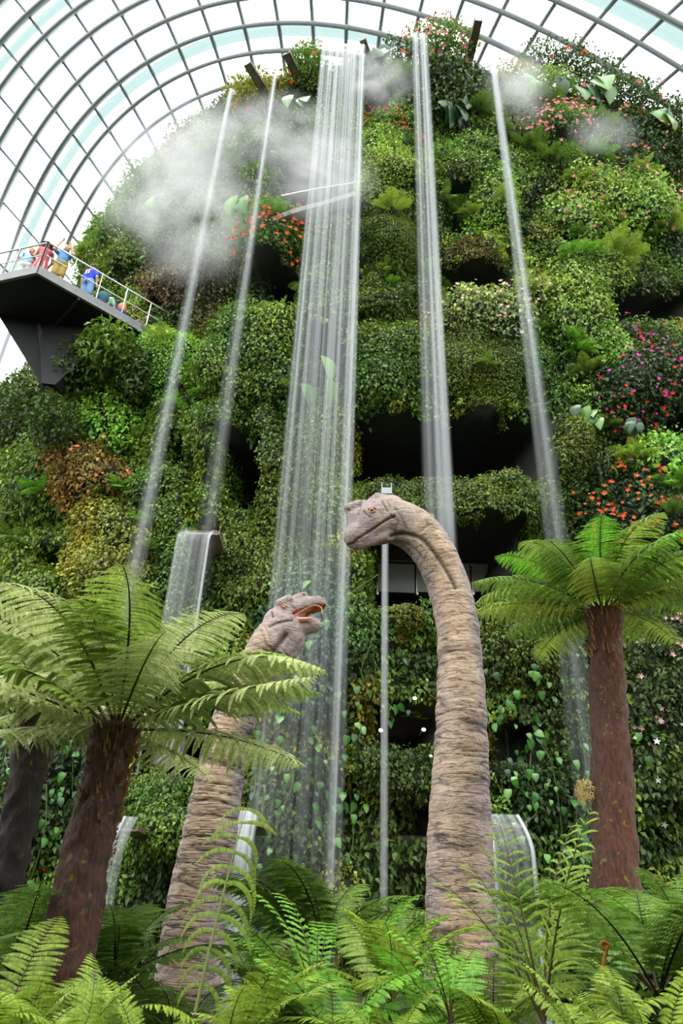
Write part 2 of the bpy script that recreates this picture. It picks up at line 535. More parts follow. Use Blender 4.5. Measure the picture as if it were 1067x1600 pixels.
Z = [
    ('light green broad-leaved creeper swelling right of the widest waterfall, upper part', 'creeper', 'creeper', 600, 285, 46, 62, .12, 'light', .8, .25, None),
    ('dome-shaped cushion of tiny dark green leaves below the light creeper', 'shrub', 'moss_cushion', 606, 392, 50, 48, .055, 'moss', .9, .1, None),
    ('olive green hanging column under the tiny-leaved dome', 'creeper', 'creeper', 605, 480, 52, 55, .08, 'moss', .6, .2, None),
    ('mixed green creeper hanging above the large dark opening, left half', 'creeper', 'creeper', 610, 590, 66, 62, .10, 'mid', .6, .25, None),
    ('low olive cushion above the pale variegated shrub', 'shrub', 'cushion_shrub', 735, 402, 48, 22, .07, 'olive', .6, .12, None),
    ('round pale green shrub with pinkish tips on a dark ledge', 'shrub', 'rounded_shrub', 757, 508, 72, 46, .14, 'varieg', 1.0, .3, ('palepink', 40)),
    ('fine-textured green mound above the right half of the large dark opening', 'shrub', 'feathery_mound', 755, 592, 84, 54, .06, 'moss', .9, .2, None),
    ('long trimmed hedge strip beneath the large dark opening', 'hedge', 'hedge', 702, 788, 158, 33, .075, 'moss', .7, .15, None),
    ('big glossy creeper bulge left of the widest waterfall, under a dark recess', 'creeper', 'creeper', 395, 560, 78, 90, .12, 'mid', .9, .25, None),
    ('soft yellow-green feathery mound beside the walkway end', 'shrub', 'feathery_mound', 268, 575, 40, 46, .07, 'fresh', .9, .25, None),
    ('mid green creeper column under the walkway end', 'creeper', 'creeper', 268, 680, 36, 70, .10, 'mid', .5, .25, None),
    ('leafy creeper column above the lower left spout', 'creeper', 'creeper', 345, 715, 34, 82, .11, 'mid', .6, .25, None),
    ('narrow creeper column left of the lower left spout', 'creeper', 'creeper', 268, 820, 32, 110, .09, 'mid', .5, .2, None),
    ('narrow green column against the left side of the widest waterfall, below the dark recess', 'creeper', 'creeper', 428, 760, 30, 120, .09, 'moss', .6, .2, None),
    ('creeper sheet behind the widest waterfall, middle height', 'creeper', 'creeper', 492, 720, 46, 110, .11, 'mid', .4, .2, None),
    ('creeper bank right of the lower left spout', 'creeper', 'creeper', 385, 880, 54, 84, .09, 'moss', .6, .2, None),
    ('bright fern-leaved mass below the walkway support', 'shrub', 'feathery_mound', 175, 660, 60, 55, .13, 'fresh', .8, .35, None),
    ('dark leafy bush under the walkway tip', 'shrub', 'leafy_bush', 50, 640, 60, 60, .15, 'dark', .8, .5, None),
    ('orange-tinted bush on the left flank', 'shrub', 'leafy_bush', 135, 745, 52, 54, .12, 'warm', .7, .35, ('salmon', 40)),
    ('deep green bush on the far left flank, beside the orange-tinted one', 'shrub', 'leafy_bush', 45, 760, 62, 66, .15, 'mid', .7, .4, None),
    ('yellow-green small-leaved bush above the left tree fern', 'shrub', 'leafy_bush', 175, 868, 62, 80, .11, 'yellow', .8, .3, None),
    ('dull green bush left of the yellow-green one', 'shrub', 'leafy_bush', 60, 900, 60, 66, .13, 'mid', .6, .35, None),
    ('tall narrow creeper column closing the large dark opening on its right', 'creeper', 'creeper', 886, 720, 34, 84, .075, 'moss', .6, .15, None),
    ('green creeper bank behind the long neck, right of it at middle height', 'creeper', 'creeper', 800, 1000, 70, 72, .085, 'moss', .7, .2, None),
    ('mossy yellow-green wedge beside the thin water jet', 'creeper', 'moss_cushion', 622, 935, 30, 80, .06, 'yellow', .5, .12, None),
    ('dim green creeper under the raised head, left of the thin water jet', 'creeper', 'creeper', 555, 960, 36, 90, .10, 'mid', .4, .2, None),
    ('dark heart-leaved creeper between long neck and right trunk', 'creeper', 'creeper', 850, 1190, 62, 110, .11, 'dark', .4, .25, None),
    ('dark bush with pale pink flowers right of the right trunk', 'shrub', 'flowering_shrub', 1015, 1050, 60, 110, .12, 'deep', .7, .35, ('palepink', 46)),
    ('dark bush with white flowers right of the right trunk, low down', 'shrub', 'flowering_shrub', 1030, 1210, 52, 70, .13, 'dark', .6, .3, ('white', 16)),
    ('low hedge in a dim recess, left of the long neck', 'hedge', 'hedge', 628, 1210, 54, 42, .08, 'dark', .7, .2, None),
    ('low hedge in a dim recess, right of the long neck', 'hedge', 'hedge', 792, 1214, 34, 26, .08, 'dark', .7, .2, None),
    ('clipped hedge left of the smaller dinosaur', 'hedge', 'hedge', 258, 1282, 62, 70, .075, 'mid', .8, .2, None),
    ('bright light green creeper beside the rightmost waterfall', 'creeper', 'creeper', 905, 470, 58, 82, .13, 'light', .8, .3, None),
    ('pink-flowered bush high on the right flank', 'shrub', 'flowering_shrub', 950, 330, 92, 52, .14, 'light', .7, .4, ('pink', 60)),
    ('dark bush covered in magenta and red flowers on the right flank', 'shrub', 'flowering_shrub', 1000, 622, 78, 76, .12, 'deep', .8, .35, ('mix', 230)),
    ('fresh light green bush under the magenta flowers', 'shrub', 'leafy_bush', 1020, 732, 58, 42, .14, 'fresh', .9, .4, None),
    ('dark bush dotted with orange-red flowers above the right tree fern', 'shrub', 'flowering_shrub', 985, 815, 74, 52, .12, 'deep', .7, .3, ('orange', 130)),
    ('bush with orange-red flowers in the mist left of the widest waterfall', 'shrub', 'flowering_shrub', 430, 398, 44, 42, .12, 'mid', .8, .35, ('orange', 90)),
    ('red-flowered bush in the mist right of the widest waterfall', 'shrub', 'flowering_shrub', 605, 215, 34, 20, .12, 'mid', .5, .3, ('red', 36)),
    ('green creeper bank between the two right-hand waterfalls, upper part', 'creeper', 'creeper', 735, 265, 46, 56, .12, 'mid', .7, .3, None),
    ('light green creeper tongue beside the rightmost waterfall, upper part', 'creeper', 'creeper', 762, 340, 36, 62, .11, 'light', .8, .25, None),
    ('dark strap-leaved bush under the pink crest', 'shrub', 'leafy_bush', 690, 150, 50, 50, .2, 'dark', .6, .4, None),
    ('mass of small pink flowers high on the right flank beside the hanging big leaves', 'shrub', 'flowering_shrub', 880, 200, 46, 28, .09, 'mid', .6, .25, ('pink', 150)),
    ('dark bush sprinkled with coral flowers at the right edge, high up', 'shrub', 'flowering_shrub', 1010, 240, 58, 52, .15, 'dark', .7, .4, ('salmon', 50)),
    ('green bush against the roof glass left of the mist, above the walkway', 'shrub', 'leafy_bush', 178, 395, 42, 48, .14, 'mid', .6, .5, None),
    ('reddish brown bush at the end of the walkway', 'shrub', 'leafy_bush', 270, 455, 26, 32, .13, 'red', .6, .35, None),
    ('dull green bank behind the mist, right of the walkway', 'creeper', 'creeper', 325, 470, 40, 60, .13, 'olive', .5, .35, None),
    ('dim green bank inside the mist', 'creeper', 'creeper', 290, 330, 70, 60, .15, 'mid', .5, .4, None),
    ('green bank between the two thin left waterfalls', 'creeper', 'creeper', 395, 250, 40, 50, .15, 'mid', .5, .4, None),
    ('bright fern-like bush in a gap beside the double waterfall', 'shrub', 'leafy_bush', 716, 366, 26, 18, .12, 'fresh', .6, .25, None),
    ('creeper sheet behind the widest waterfall, low down', 'creeper', 'creeper', 470, 1010, 74, 130, .12, 'blue', .4, .2, None),
    ('creeper sheet behind the widest waterfall, just above the fern bed', 'creeper', 'creeper', 470, 1260, 80, 90, .12, 'dark', .4, .2, None),
    ('dark creeper left of the left tree fern', 'creeper', 'creeper', 55, 1240, 62, 110, .13, 'dark', .6, .25, ('red', 10)),
    ('yellow-green bank right of the rightmost waterfall, halfway up', 'creeper', 'creeper', 940, 560, 30, 40, .1, 'fresh', .5, .25, None),
]

NT_, NH_ = 560, 330
tt = np.radians(np.linspace(-98, 98, NT_))
hh = np.concatenate([np.linspace(0, 31, NH_)])
TT, Hg = np.meshgrid(tt, hh, indexing='ij')
B = wall_base(TT, Hg)
axis = np.stack([np.full(B.shape[:2], 1.0), Y0 + np.interp(Hg, HH, [21, 19, 16.8, 15.5, 14]), Hg], -1)
OUT = unit((axis - B) * -1 * np.array([1, 1, 0]))
bx, by, bz = proj(B)
wob = (fbm(B * 1.1, 11) - .5)
wob2 = (fbm(B * 1.1, 23) - .5)
wob3 = vnoise(B * 3.1, 61) - .5
wob4 = vnoise(B * 3.1, 67) - .5
wx, wy = bx + wob * 62 + wob3 * 24, by + wob2 * 62 + wob4 * 24


def sstep(a, b, x):
    t = np.clip((x - a) / (b - a), 0, 1)
    return t * t * (3 - 2 * t)


def cave_field(px, py):
    D = np.zeros_like(px)
    for x0, y0, x1, y1, dep in CAVES:
        m = 5
        w = sstep(x0 - m, x0 + m, px) * sstep(x1 + m, x1 - m, px) * sstep(y0 - m, y0 + m, py) * sstep(y1 + m, y1 - m, py)
        D = np.maximum(D, w * dep)
    return D


def zone_field(px, py):
    D = np.zeros_like(px)
    zid = np.full(px.shape, -1)
    best = np.zeros_like(px)
    for k, z in enumerate(Z):
        _, cat, _, x, y, rx, ry = z[:7]
        p = 5.0 if cat == 'hedge' else 2.4
        r = (np.abs((px - x) / rx) ** p + np.abs((py - y) / ry) ** p)
        w = np.clip(1 - r, 0, 1) ** 0.5
        D = np.maximum(D, w * z[9])
        u = w > best
        zid[u] = k
        best = np.maximum(best, w)
    return D, zid


cave = cave_field(bx + wob * 14, by + wob2 * 12)
zb, zidv = zone_field(wx, wy)
lump = (fbm(B * np.array([.75, .75, .6]), 5, 3) - .5) * 1.5 + (vnoise(B * 2.3, 9) - .5) * .35
lump += -0.35 * sstep(.56, .7, vnoise(B * np.array([.5, .5, 1.0]), 31))
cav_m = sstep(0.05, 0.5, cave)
D = (lump * .75 + zb * .95) * (1 - cav_m) - cave
D = np.minimum(D, 1.05)
D = np.where(Hg > 29.5, np.minimum(D, .6), D)
W = B + OUT * D[..., None]
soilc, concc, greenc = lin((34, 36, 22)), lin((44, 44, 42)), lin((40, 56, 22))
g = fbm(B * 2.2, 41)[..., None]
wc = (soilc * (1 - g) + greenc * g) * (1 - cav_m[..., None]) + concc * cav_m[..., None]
# top cap
rows = [W.transpose(1, 0, 2)]
cols = [wc.transpose(1, 0, 2)]
rim = W[:, -1, :]
cen = np.array([1.5, Y0 + 14.0, 32.6])
for k in range(1, 15):
    f = k / 14
    q = rim * (1 - f) + cen * f
    q[:, 2] = rim[:, 2] + 1.6 * math.sin(f * math.pi / 2) + (vnoise(q * 1.2, 3) - .5) * .6
    rows.append(q[None])
    cols.append(np.broadcast_to(soilc, q.shape)[None])
WV = np.concatenate(rows)
WC = np.concatenate(cols)
nr, nc = WV.shape[:2]
ii = (np.arange(nr - 1)[:, None] * nc + np.arange(nc - 1)[None]).ravel()
WF = np.stack([ii, ii + 1, ii + nc + 1, ii + nc], 1)
obj('wall_back', np_mesh('wall_back', WV.reshape(-1, 3), WF, WALL, WC.reshape(-1, 3), smooth=True), kind='structure',
    label='soil and concrete core of the planted mountain')
Vf = WV.reshape(-1, 3)


def wall_at(px, py):
    """first hit of the pixel's ray on the mountain (coarse search on its vertices)"""
    dx = QX - px
    dy = QY - py
    r = dx * dx + dy * dy
    k = np.argpartition(r, 24)[:24]
    k = k[np.argmin(QZ[k] + 0.05 * r[k])]
    return Q[k], QN[k]


_fx, _fy, _fz = proj(Vf)
_nn = np.zeros_like(WV)
_a = np.gradient(WV, axis=1)
_b = np.gradient(WV, axis=0)
_nn = unit(np.cross(_a, _b))
VN = _nn.reshape(-1, 3)
_sel = ((Vf - CAM) * VN).sum(1) < 0
_sel &= (_fz > 1)
Q, QN, QX, QY, QZ = Vf[_sel], VN[_sel], _fx[_sel], _fy[_sel], _fz[_sel]


# ------------------------------------------------------------------ leaf clouds
def leaf_arrays(P, T, Nn, size, asp=.5, droop=.15):
    """kite leaves folded on the midrib: base, left, right, tip -> two triangles"""
    n = len(P)
    S = np.cross(T, Nn)
    s = size[:, None]
    b = P
    m = P + T * s * .42
    l = m + S * s * asp * .5 + Nn * s * .10
    r = m - S * s * asp * .5 + Nn * s * .10
    t = P + T * s - Nn * s * droop
    V = np.stack([b, l, t, r], 1).reshape(-1, 3)
    k = np.arange(n) * 4
    F = np.concatenate([np.stack([k, k + 2, k + 1], 1), np.stack([k, k + 3, k + 2], 1)])
    return V, F


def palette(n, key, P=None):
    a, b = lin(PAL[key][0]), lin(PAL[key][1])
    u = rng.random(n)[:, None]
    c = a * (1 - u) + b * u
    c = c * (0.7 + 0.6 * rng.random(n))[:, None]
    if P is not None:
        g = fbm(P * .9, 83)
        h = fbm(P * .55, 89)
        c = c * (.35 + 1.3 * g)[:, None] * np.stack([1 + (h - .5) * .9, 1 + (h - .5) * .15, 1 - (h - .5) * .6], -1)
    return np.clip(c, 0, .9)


def orient(n, nrm, hang=.7, spread=.8):
    """tips hang outwards and down, leaf faces look outwards and up"""
    r = rng.normal(size=(n, 3))
    T = unit(nrm * .35 + np.array([0, 0, -hang]) + r * spread * .55)
    F = unit(nrm * .8 + np.array([0, 0, .65]) + rng.normal(size=(n, 3)) * .45 * spread)
    Nn = unit(F - T * (F * T).sum(1, keepdims=True))
    return T, Nn


def flower_arrays(P, Nn, size):
    """five-petalled open flowers"""
    n = len(P)
    ref = unit(rng.normal(size=(n, 3)))
    X = unit(np.cross(Nn, ref))
    Yv = np.cross(Nn, X)
    V = [P - Nn * (size * .1)[:, None]]
    for k in range(10):
        a = k * math.pi / 5
        r = 1.0 if k % 2 == 0 else .42
        V.append(P + ((math.cos(a) * X + math.sin(a) * Yv) * r + Nn * (.25 if k % 2 == 0 else .1)) * size[:, None] * .5)
    V = np.stack(V, 1).reshape(-1, 3)
    k = np.arange(n)[:, None] * 11
    F = np.concatenate([np.concatenate([k, k + 1 + q, k + 1 + (q + 1) % 10], 1) for q in range(10)])
    return V, F


def flower_col(n, key):
    if key == 'mix':
        c = np.where(rng.random(n)[:, None] < .62, lin(FL['magenta']), lin(FL['red']))
    else:
        c = np.broadcast_to(lin(FL[key]), (n, 3))
    return np.clip(c * (.75 + .5 * rng.random(n))[:, None], 0, 1)


# per-face data of the wall
A_, B_, C_, D_ = Vf[WF[:, 0]], Vf[WF[:, 1]], Vf[WF[:, 2]], Vf[WF[:, 3]]
fcx = np.cross(C_ - A_, D_ - B_) / 2
farea = np.linalg.norm(fcx, axis=1)
fn = unit(fcx)
fc = (A_ + B_ + C_ + D_) / 4
fn = fn * np.where((fn * (fc - np.array([1.0, 34, 12]))).sum(1, keepdims=True) < 0, -1, 1)
fpx, fpy, fpz = proj(fc)
cavef = np.concatenate([cav_m.T.ravel(), np.zeros((nr - NH_) * nc)])[WF[:, 0]]
zf = np.concatenate([zidv.T.ravel(), np.full((nr - NH_) * nc, -1)])[WF[:, 0]]
view = ((CAM - fc) * fn).sum(1) / np.linalg.norm(CAM - fc, axis=1)
shown = (fpx > -420) & (fpx < 1490) & (fpy > -60) & (fpy < 1560) & (fpz > 2) & (view > -.25) & (cavef < .6)


def sample_faces(mask, cover, leaf, asp):
    idx = np.nonzero(mask)[0]
    if not len(idx):
        return None
    a = farea[idx]
    n = int(cover * a.sum() / (leaf * leaf * asp * .5))
    if n < 4:
        return None
    k = rng.choice(idx, n, p=a / a.sum())
    u, v = rng.random((2, n, 1))
    P = A_[k] * (1 - u) * (1 - v) + B_[k] * u * (1 - v) + C_[k] * u * v + D_[k] * (1 - u) * v
    return P, fn[k], k


def flower_part(P, Nn, key, count, parent, size=.11):
    k = rng.choice(len(P), min(count, len(P)), replace=False)
    # flowers gather in loose clusters
    V, F = flower_arrays(P[k] + Nn[k] * .12, unit(Nn[k] * .8 + np.array([0, -.5, .1]) + rng.normal(size=(len(k), 3)) * .3), size * (.7 + .6 * rng.random(len(k))))
    obj('blossom', np_mesh('blossom', V, F, PETAL, np.repeat(flower_col(len(k), key), 11, 0)), parent, kind='stuff', label='open five-petalled flowers')


for k, z in enumerate(Z):
    label, cat, name, x, y, rx, ry, leaf, pal, bulge, thick, flw = z
    asp = .62 if leaf > .1 else .7
    r = sample_faces(shown & (zf == k), 2.1, leaf, asp)
    if r is None:
        continue
    P, nrm, fi = r
    n = len(P)
    P = P + nrm * (rng.random(n) ** 1.3 * thick)[:, None]
    T, Nn = orient(n, nrm)
    V, F = leaf_arrays(P, T, Nn, leaf * (.6 + .8 * rng.random(n)), asp)
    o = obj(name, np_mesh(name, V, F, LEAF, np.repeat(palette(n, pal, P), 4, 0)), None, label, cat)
    if flw:
        flower_part(P + nrm * thick * .5, nrm, flw[0], flw[1], o, .17 if y < 500 else .13)

# everything between the named masses: leaf carpet, too dense to count
mixn = fbm(fc * .55, 77)
mixn2 = fbm(fc * .9, 99)
rest = shown & (zf < 0) & (cavef < .35)
left = fpx < 300
top = fpy < 330
CAR = [
    ('dark_foliage', 'dark leafy carpet filling the gaps on the planted wall', mixn2 < .46, .13, 'dark', .3),
    ('green_foliage', 'mid green leafy carpet filling the gaps on the planted wall', (mixn2 >= .46) & (mixn < .52), .11, 'mid', .3),
    ('light_foliage', 'light green leafy carpet filling the gaps on the planted wall', (mixn2 >= .46) & (mixn >= .52) & (mixn < .6), .11, 'light', .3),
    ('yellow_foliage', 'yellowish leafy carpet filling the gaps on the planted wall', (mixn2 >= .46) & (mixn >= .6), .10, 'yellow', .3),
]
for name, label, m, leaf, pal, thick in CAR:
    r = sample_faces(rest & m, 1.7, leaf, .6)
    if r is None:
        continue
    P, nrm, fi = r
    n = len(P)
    P = P + nrm * (rng.random(n) ** 1.5 * thick)[:, None]
    T, Nn = orient(n, nrm)
    V, F = leaf_arrays(P, T, Nn, leaf * (.6 + .9 * rng.random(n)), .6)
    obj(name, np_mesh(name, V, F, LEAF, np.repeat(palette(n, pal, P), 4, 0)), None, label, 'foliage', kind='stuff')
# ------------------------------------------------------------------ water
def water_mat():
    m, nt, b = new_mat('falling_water')
    nt.nodes.remove(b)
    at_ = N(nt, 'ShaderNodeAttribute', attribute_name='flow')
    sp = N(nt, 'ShaderNodeSeparateXYZ')
    nt.links.new(at_.outputs['Vector'], sp.inputs[0])
    oi = N(nt, 'ShaderNodeObjectInfo')
    cb = N(nt, 'ShaderNodeCombineXYZ')
    mu = N(nt, 'ShaderNodeMath', operation='MULTIPLY')
    mu.inputs[1].default_value = 11.0
    ml = N(nt, 'ShaderNodeMath', operation='MULTIPLY')
    ml.inputs[1].default_value = 0.05
    mr = N(nt, 'ShaderNodeMath', operation='MULTIPLY')
    mr.inputs[1].default_value = 37.0
    nt.links.new(sp.outputs[0], mu.inputs[0])
    nt.links.new(sp.outputs[1], ml.inputs[0])
    nt.links.new(oi.outputs['Random'], mr.inputs[0])
    nt.links.new(mu.outputs[0], cb.inputs[0])
    nt.links.new(ml.outputs[0], cb.inputs[1])
    nt.links.new(mr.outputs[0], cb.inputs[2])
    nz = N(nt, 'ShaderNodeTexNoise')
    nz.inputs['Scale'].default_value = 1.0
    nz.inputs['Detail'].default_value = 1
    nt.links.new(cb.outputs[0], nz.inputs['Vector'])
    rp = N(nt, 'ShaderNodeMapRange')
    rp.inputs[1].default_value = 0.34
    rp.inputs[2].default_value = 0.70
    rp.inputs[3].default_value = 0.22
    rp.inputs[4].default_value = 1.0
    nt.links.new(nz.outputs['Fac'], rp.inputs[0])
    al = N(nt, 'ShaderNodeMath', operation='MULTIPLY')
    al.use_clamp = True
    nt.links.new(rp.outputs[0], al.inputs[0])
    nt.links.new(sp.outputs[2], al.inputs[1])
    tr = N(nt, 'ShaderNodeBsdfTransparent')
    df = N(nt, 'ShaderNodeBsdfDiffuse')
    df.inputs[0].default_value = (0.86, 0.89, 0.92, 1)
    tl = N(nt, 'ShaderNodeBsdfTranslucent')
    tl.inputs[0].default_value = (0.86, 0.89, 0.92, 1)
    m1 = N(nt, 'ShaderNodeMixShader')
    m1.inputs[0].default_value = 0.5
    nt.links.new(df.outputs[0], m1.inputs[1])
    nt.links.new(tl.outputs[0], m1.inputs[2])
    m2 = N(nt, 'ShaderNodeMixShader')
    nt.links.new(al.outputs[0], m2.inputs[0])
    nt.links.new(tr.outputs[0], m2.inputs[1])
    nt.links.new(m1.outputs[0], m2.inputs[2])
    nt.links.new(m2.outputs[0], nt.nodes['Material Output'].inputs['Surface'])
    return m


WATER = water_mat()


def stream(top, zbot, w0, w1, t0, a0, a1, parent=None, name='water_sheet', throw=.45, curve=1.0, soft=True, dx=0.0, **kw):
    """a falling sheet: leaves the lip, bends over and drops; flattened tube with opacity thinning on the way down"""
    top = np.asarray(top, float)
    drop = top[2] - zbot
    n = 44
    s = np.linspace(0, 1, n) ** 1.8
    P = np.zeros((n, 3))
    bend = np.clip(s * drop / (0.9 * curve), 0, 1)
    P[:, 0] = top[0] + dx * s
    P[:, 1] = top[1] + throw - throw * np.sin(bend * math.pi / 2) * 1.0
    P[:, 2] = top[2] - s * drop
    m = 20
    a = np.linspace(0, 2 * np.pi, m, endpoint=False)
    w = (w0 + (w1 - w0) * s) / 2
    th = t0 * (1 + 1.5 * s)
    ca, sa = np.sign(np.cos(a)) * np.abs(np.cos(a)) ** .7, np.sin(a)
    V = P[:, None, :] + np.stack([w[:, None] * ca[None], th[:, None] * sa[None], 0 * w[:, None] * ca[None]], -1)
    al = a0 + (a1 - a0) * s[:, None] ** .42
    al = al * np.where(s[:, None] > .93, (1 - s[:, None]) / .07, 1)
    al = al * np.maximum(1 - np.abs(ca)[None] ** 1.6, 0) if soft else al * np.ones_like(ca)[None]
    uv = np.stack([np.broadcast_to(ca[None] * w0 * 1.0 + 0 * w[:, None], al.shape), np.broadcast_to((s * drop)[:, None], al.shape), al], -1)
    i = np.arange(n - 1)[:, None] * m
    j = np.arange(m)[None]
    F = np.stack([i + j, i + (j + 1) % m, i + m + (j + 1) % m, i + m + j], -1).reshape(-1, 4)
    return obj(name, np_mesh(name, V.reshape(-1, 3), F, WATER, smooth=True, uv=uv.reshape(-1, 3)), parent, **kw)


def waterfall(label, px, py, Y, zbot, w0, w1, a0, a1, strands=(), thick=.05, **kw):
    top = at(px, py, Y)
    t = thing('waterfall', label, 'waterfall', (0, 0, 0), 'waterfalls dropping from the planted mountain')
    stream(top, zbot, w0, w1, thick, a0, a1, t, **kw)
    k2 = {k: v for k, v in kw.items() if k not in ('soft',)}
    for off, ws, b0, b1 in strands:
        stream(top + np.array([off, -.06, 0.0]), zbot, ws, ws * 1.7, .04, b0, b1, t, 'water_strand', **k2)
    return t


waterfall('thin leftmost waterfall falling from high beside the roof glass', 364, 126, 14.4, .4, .20, .60, .75, .05, [(0, .12, .5, .10)])
waterfall('second thin waterfall from the left, beside a protruding metal spout', 432, 100, 14.3, 7.0, .18, .56, .75, .05, [(.02, .11, .5, .10)])
waterfall('widest waterfall, pouring as a broad white sheet from the top', 538, 56, 13.9, .4, 1.66, 1.75, 1.0, .03,
          [(-.72, .20, .75, .18), (-.48, .14, .45, .04), (-.2, .16, .5, .05), (.12, .14, .5, .05), (.40, .16, .5, .05), (.70, .24, .9, .30)], thick=.09)
waterfall('double-stranded waterfall right of the widest one', 655, 40, 13.9, 7.6, .66, .80, .40, .05,
          [(-.19, .22, .85, .10), (.15, .30, .95, .42)], thick=.07)
waterfall('thin rightmost waterfall below a tall metal spout', 765, 62, 13.9, 1.5, .22, .72, .95, .04, [(0, .15, .7, .06)])
waterfall('clear water sheet arching off the lower left spout', 309, 801, 13.4, 4.2, .72, .60, .36, .12, [(-.33, .05, .9, .6), (.33, .05, .9, .6)], throw=.9, curve=.8, soft=False)
waterfall('pale water column behind the left tree fern', 263, 1146, 13.3, 3.9, .62, .60, .45, .3, [])
waterfall('small clear sheet leaving the lowest left basin', 190, 1268, 13.0, 0.2, .26, .34, .40, .2, [(-.1, .05, .8, .5)], throw=.7)
waterfall('small water sheet just right of the smaller dinosaur neck', 384, 1259, 12.2, 0.2, .34, .38, .42, .2, [(.0, .2, .4, .15)], throw=.6, soft=False)
waterfall('broad clear water sheet right of the long neck, near the ground', 796, 1262, 12.0, .2, .62, .62, .32, .05, [(-.3, .05, .9, .5), (.3, .05, .95, .8)], throw=.8, curve=.8, soft=False)
waterfall('thin straight water jet behind the raised head', 602, 775, 13.5, .2, .17, .17, .6, .2, [(.0, .09, .5, .2)], throw=.3)


def spout(label, tip, base, Y, w=.3, h=.16):
    a = at(*tip, Y)
    b = at_h(base[0], base[1], a[2])
    d = unit(b - a)
    b = a + d * (np.linalg.norm(b - a) + 1.2)
    t = thing('water_spout', label, 'spout', a)
    s = np.cross(d, [0, 0, 1.0])
    M = lambda p, q, ww, hh, nm: MB().beam(p - a, q - a, ww, hh).build(nm, SPOUT, t)
    M(a, b, w, .03, 'bottom_plate')
    for k in (-1, 1):
        o = s * k * (w / 2 - .015) + np.array([0, 0, h / 2 - .015])
        M(a + o, b + o, .03, h, 'side_plate')
    q = a + d * .35 + np.array([0, 0, -.03])
    M(q - s * w * .5, q + s * w * .5, .06, .04, 'collar')
    return t


spout('slanting metal spout beside the second thin waterfall from the left', (386, 100), (436, 180), 14.3)
spout('short metal spout left of the widest waterfall', (447, 84), (482, 156), 14.3)
spout('tall metal spout beside the thin rightmost waterfall', (748, 32), (732, 100), 13.9, .3, .3)
spout('short metal lip at the right edge of the widest waterfall', (566, 62), (577, 92), 14.1, .24, .2)
# lower basins and spouts: open steel troughs
def trough(label, px, py, Y, w, d=1.6, h=.10):
    a = at(px, py, Y) + np.array([0, .5, -.12])
    t = thing('water_trough', label, 'spout', a)
    MB().box((0, d / 2, -.06), (w, d, .04)).build('bottom_plate', SPOUT, t)
    for k in (-1, 1):
        MB().box((k * (w / 2 + .015), d / 2, -.02), (.03, d, h)).build('side_plate', SPOUT, t)


trough('wide metal trough feeding the arching lower left sheet', 312, 806, 13.8, .74, 1.6, .10)
trough('metal trough feeding the small sheet beside the smaller dinosaur', 384, 1264, 12.4, .44)
trough('metal trough feeding the clear sheet right of the long neck', 796, 1266, 12.3, .74)
jet = thing('water_spout', 'small pale metal spout box just above the raised head, with two thin rods', 'spout', at(604, 768, 13.7))
MB().box((0, .25, 0), (.24, .6, .16)).build('box', STEEL, jet)
for k in (-1, 1):
    MB().tube([(k * .11, 0, -.08), (k * .11, 0, .1), (k * .11, 0, .24)], .012, 6).build('rod', STEEL, jet)
trough('metal trough feeding the lowest left sheet', 190, 1274, 13.3, .34)


# ------------------------------------------------------------------ mist
def mist_mat():
    m, nt, b = new_mat('drifting_mist')
    nt.nodes.remove(b)
    tc = N(nt, 'ShaderNodeTexCoord')
    ln = N(nt, 'ShaderNodeVectorMath', operation='LENGTH')
    nt.links.new(tc.outputs['Object'], ln.inputs[0])
    fo = N(nt, 'ShaderNodeMapRange', interpolation_type='SMOOTHSTEP')
    fo.inputs[1].default_value = 1.0
    fo.inputs[2].default_value = 0.1
    nt.links.new(ln.outputs['Value'], fo.inputs[0])
    nz = N(nt, 'ShaderNodeTexNoise')
    nz.inputs['Scale'].default_value = 2.2
    nz.inputs['Detail'].default_value = 5
    nz.inputs['Distortion'].default_value = .6
    oi = N(nt, 'ShaderNodeObjectInfo')
    ad = N(nt, 'ShaderNodeVectorMath', operation='ADD')
    nt.links.new(tc.outputs['Object'], ad.inputs[0])
    nt.links.new(oi.outputs['Location'], ad.inputs[1])
    nt.links.new(ad.outputs[0], nz.inputs['Vector'])
    mr = N(nt, 'ShaderNodeMapRange')
    mr.inputs[1].default_value = 0.36
    mr.inputs[2].default_value = 0.72
    nt.links.new(nz.outputs['Fac'], mr.inputs[0])
    mm = N(nt, 'ShaderNodeMath', operation='MULTIPLY')
    nt.links.new(fo.outputs[0], mm.inputs[0])
    nt.links.new(mr.outputs[0], mm.inputs[1])
    m2 = N(nt, 'ShaderNodeMath', operation='MULTIPLY')
    m2.inputs[1].default_value = .72
    nt.links.new(mm.outputs[0], m2.inputs[0])
    vs = N(nt, 'ShaderNodeVolumeScatter')
    vs.inputs['Color'].default_value = (0.97, 0.98, 0.99, 1)
    nt.links.new(m2.outputs[0], vs.inputs['Density'])
    nt.links.new(vs.outputs[0], nt.nodes['Material Output'].inputs['Volume'])
    return m


MIST = mist_mat()


def ball(nu, nv):
    u = np.linspace(0, 2 * np.pi, nu, endpoint=False)
    v = np.linspace(0, np.pi, nv + 1)[1:-1]
    V = [[0, 0, 1]] + [[math.sin(b) * math.cos(a), math.sin(b) * math.sin(a), math.cos(b)] for b in v for a in u] + [[0, 0, -1]]
    F = [(0, 1 + i, 1 + (i + 1) % nu) for i in range(nu)]
    for r in range(nv - 2):
        o = 1 + r * nu
        F += [(o + i, o + nu + i, o + nu + (i + 1) % nu, o + (i + 1) % nu) for i in range(nu)]
    o = 1 + (nv - 2) * nu
    F += [(o + i, len(V) - 1, o + (i + 1) % nu) for i in range(nu)]
    return np.array(V, float), F


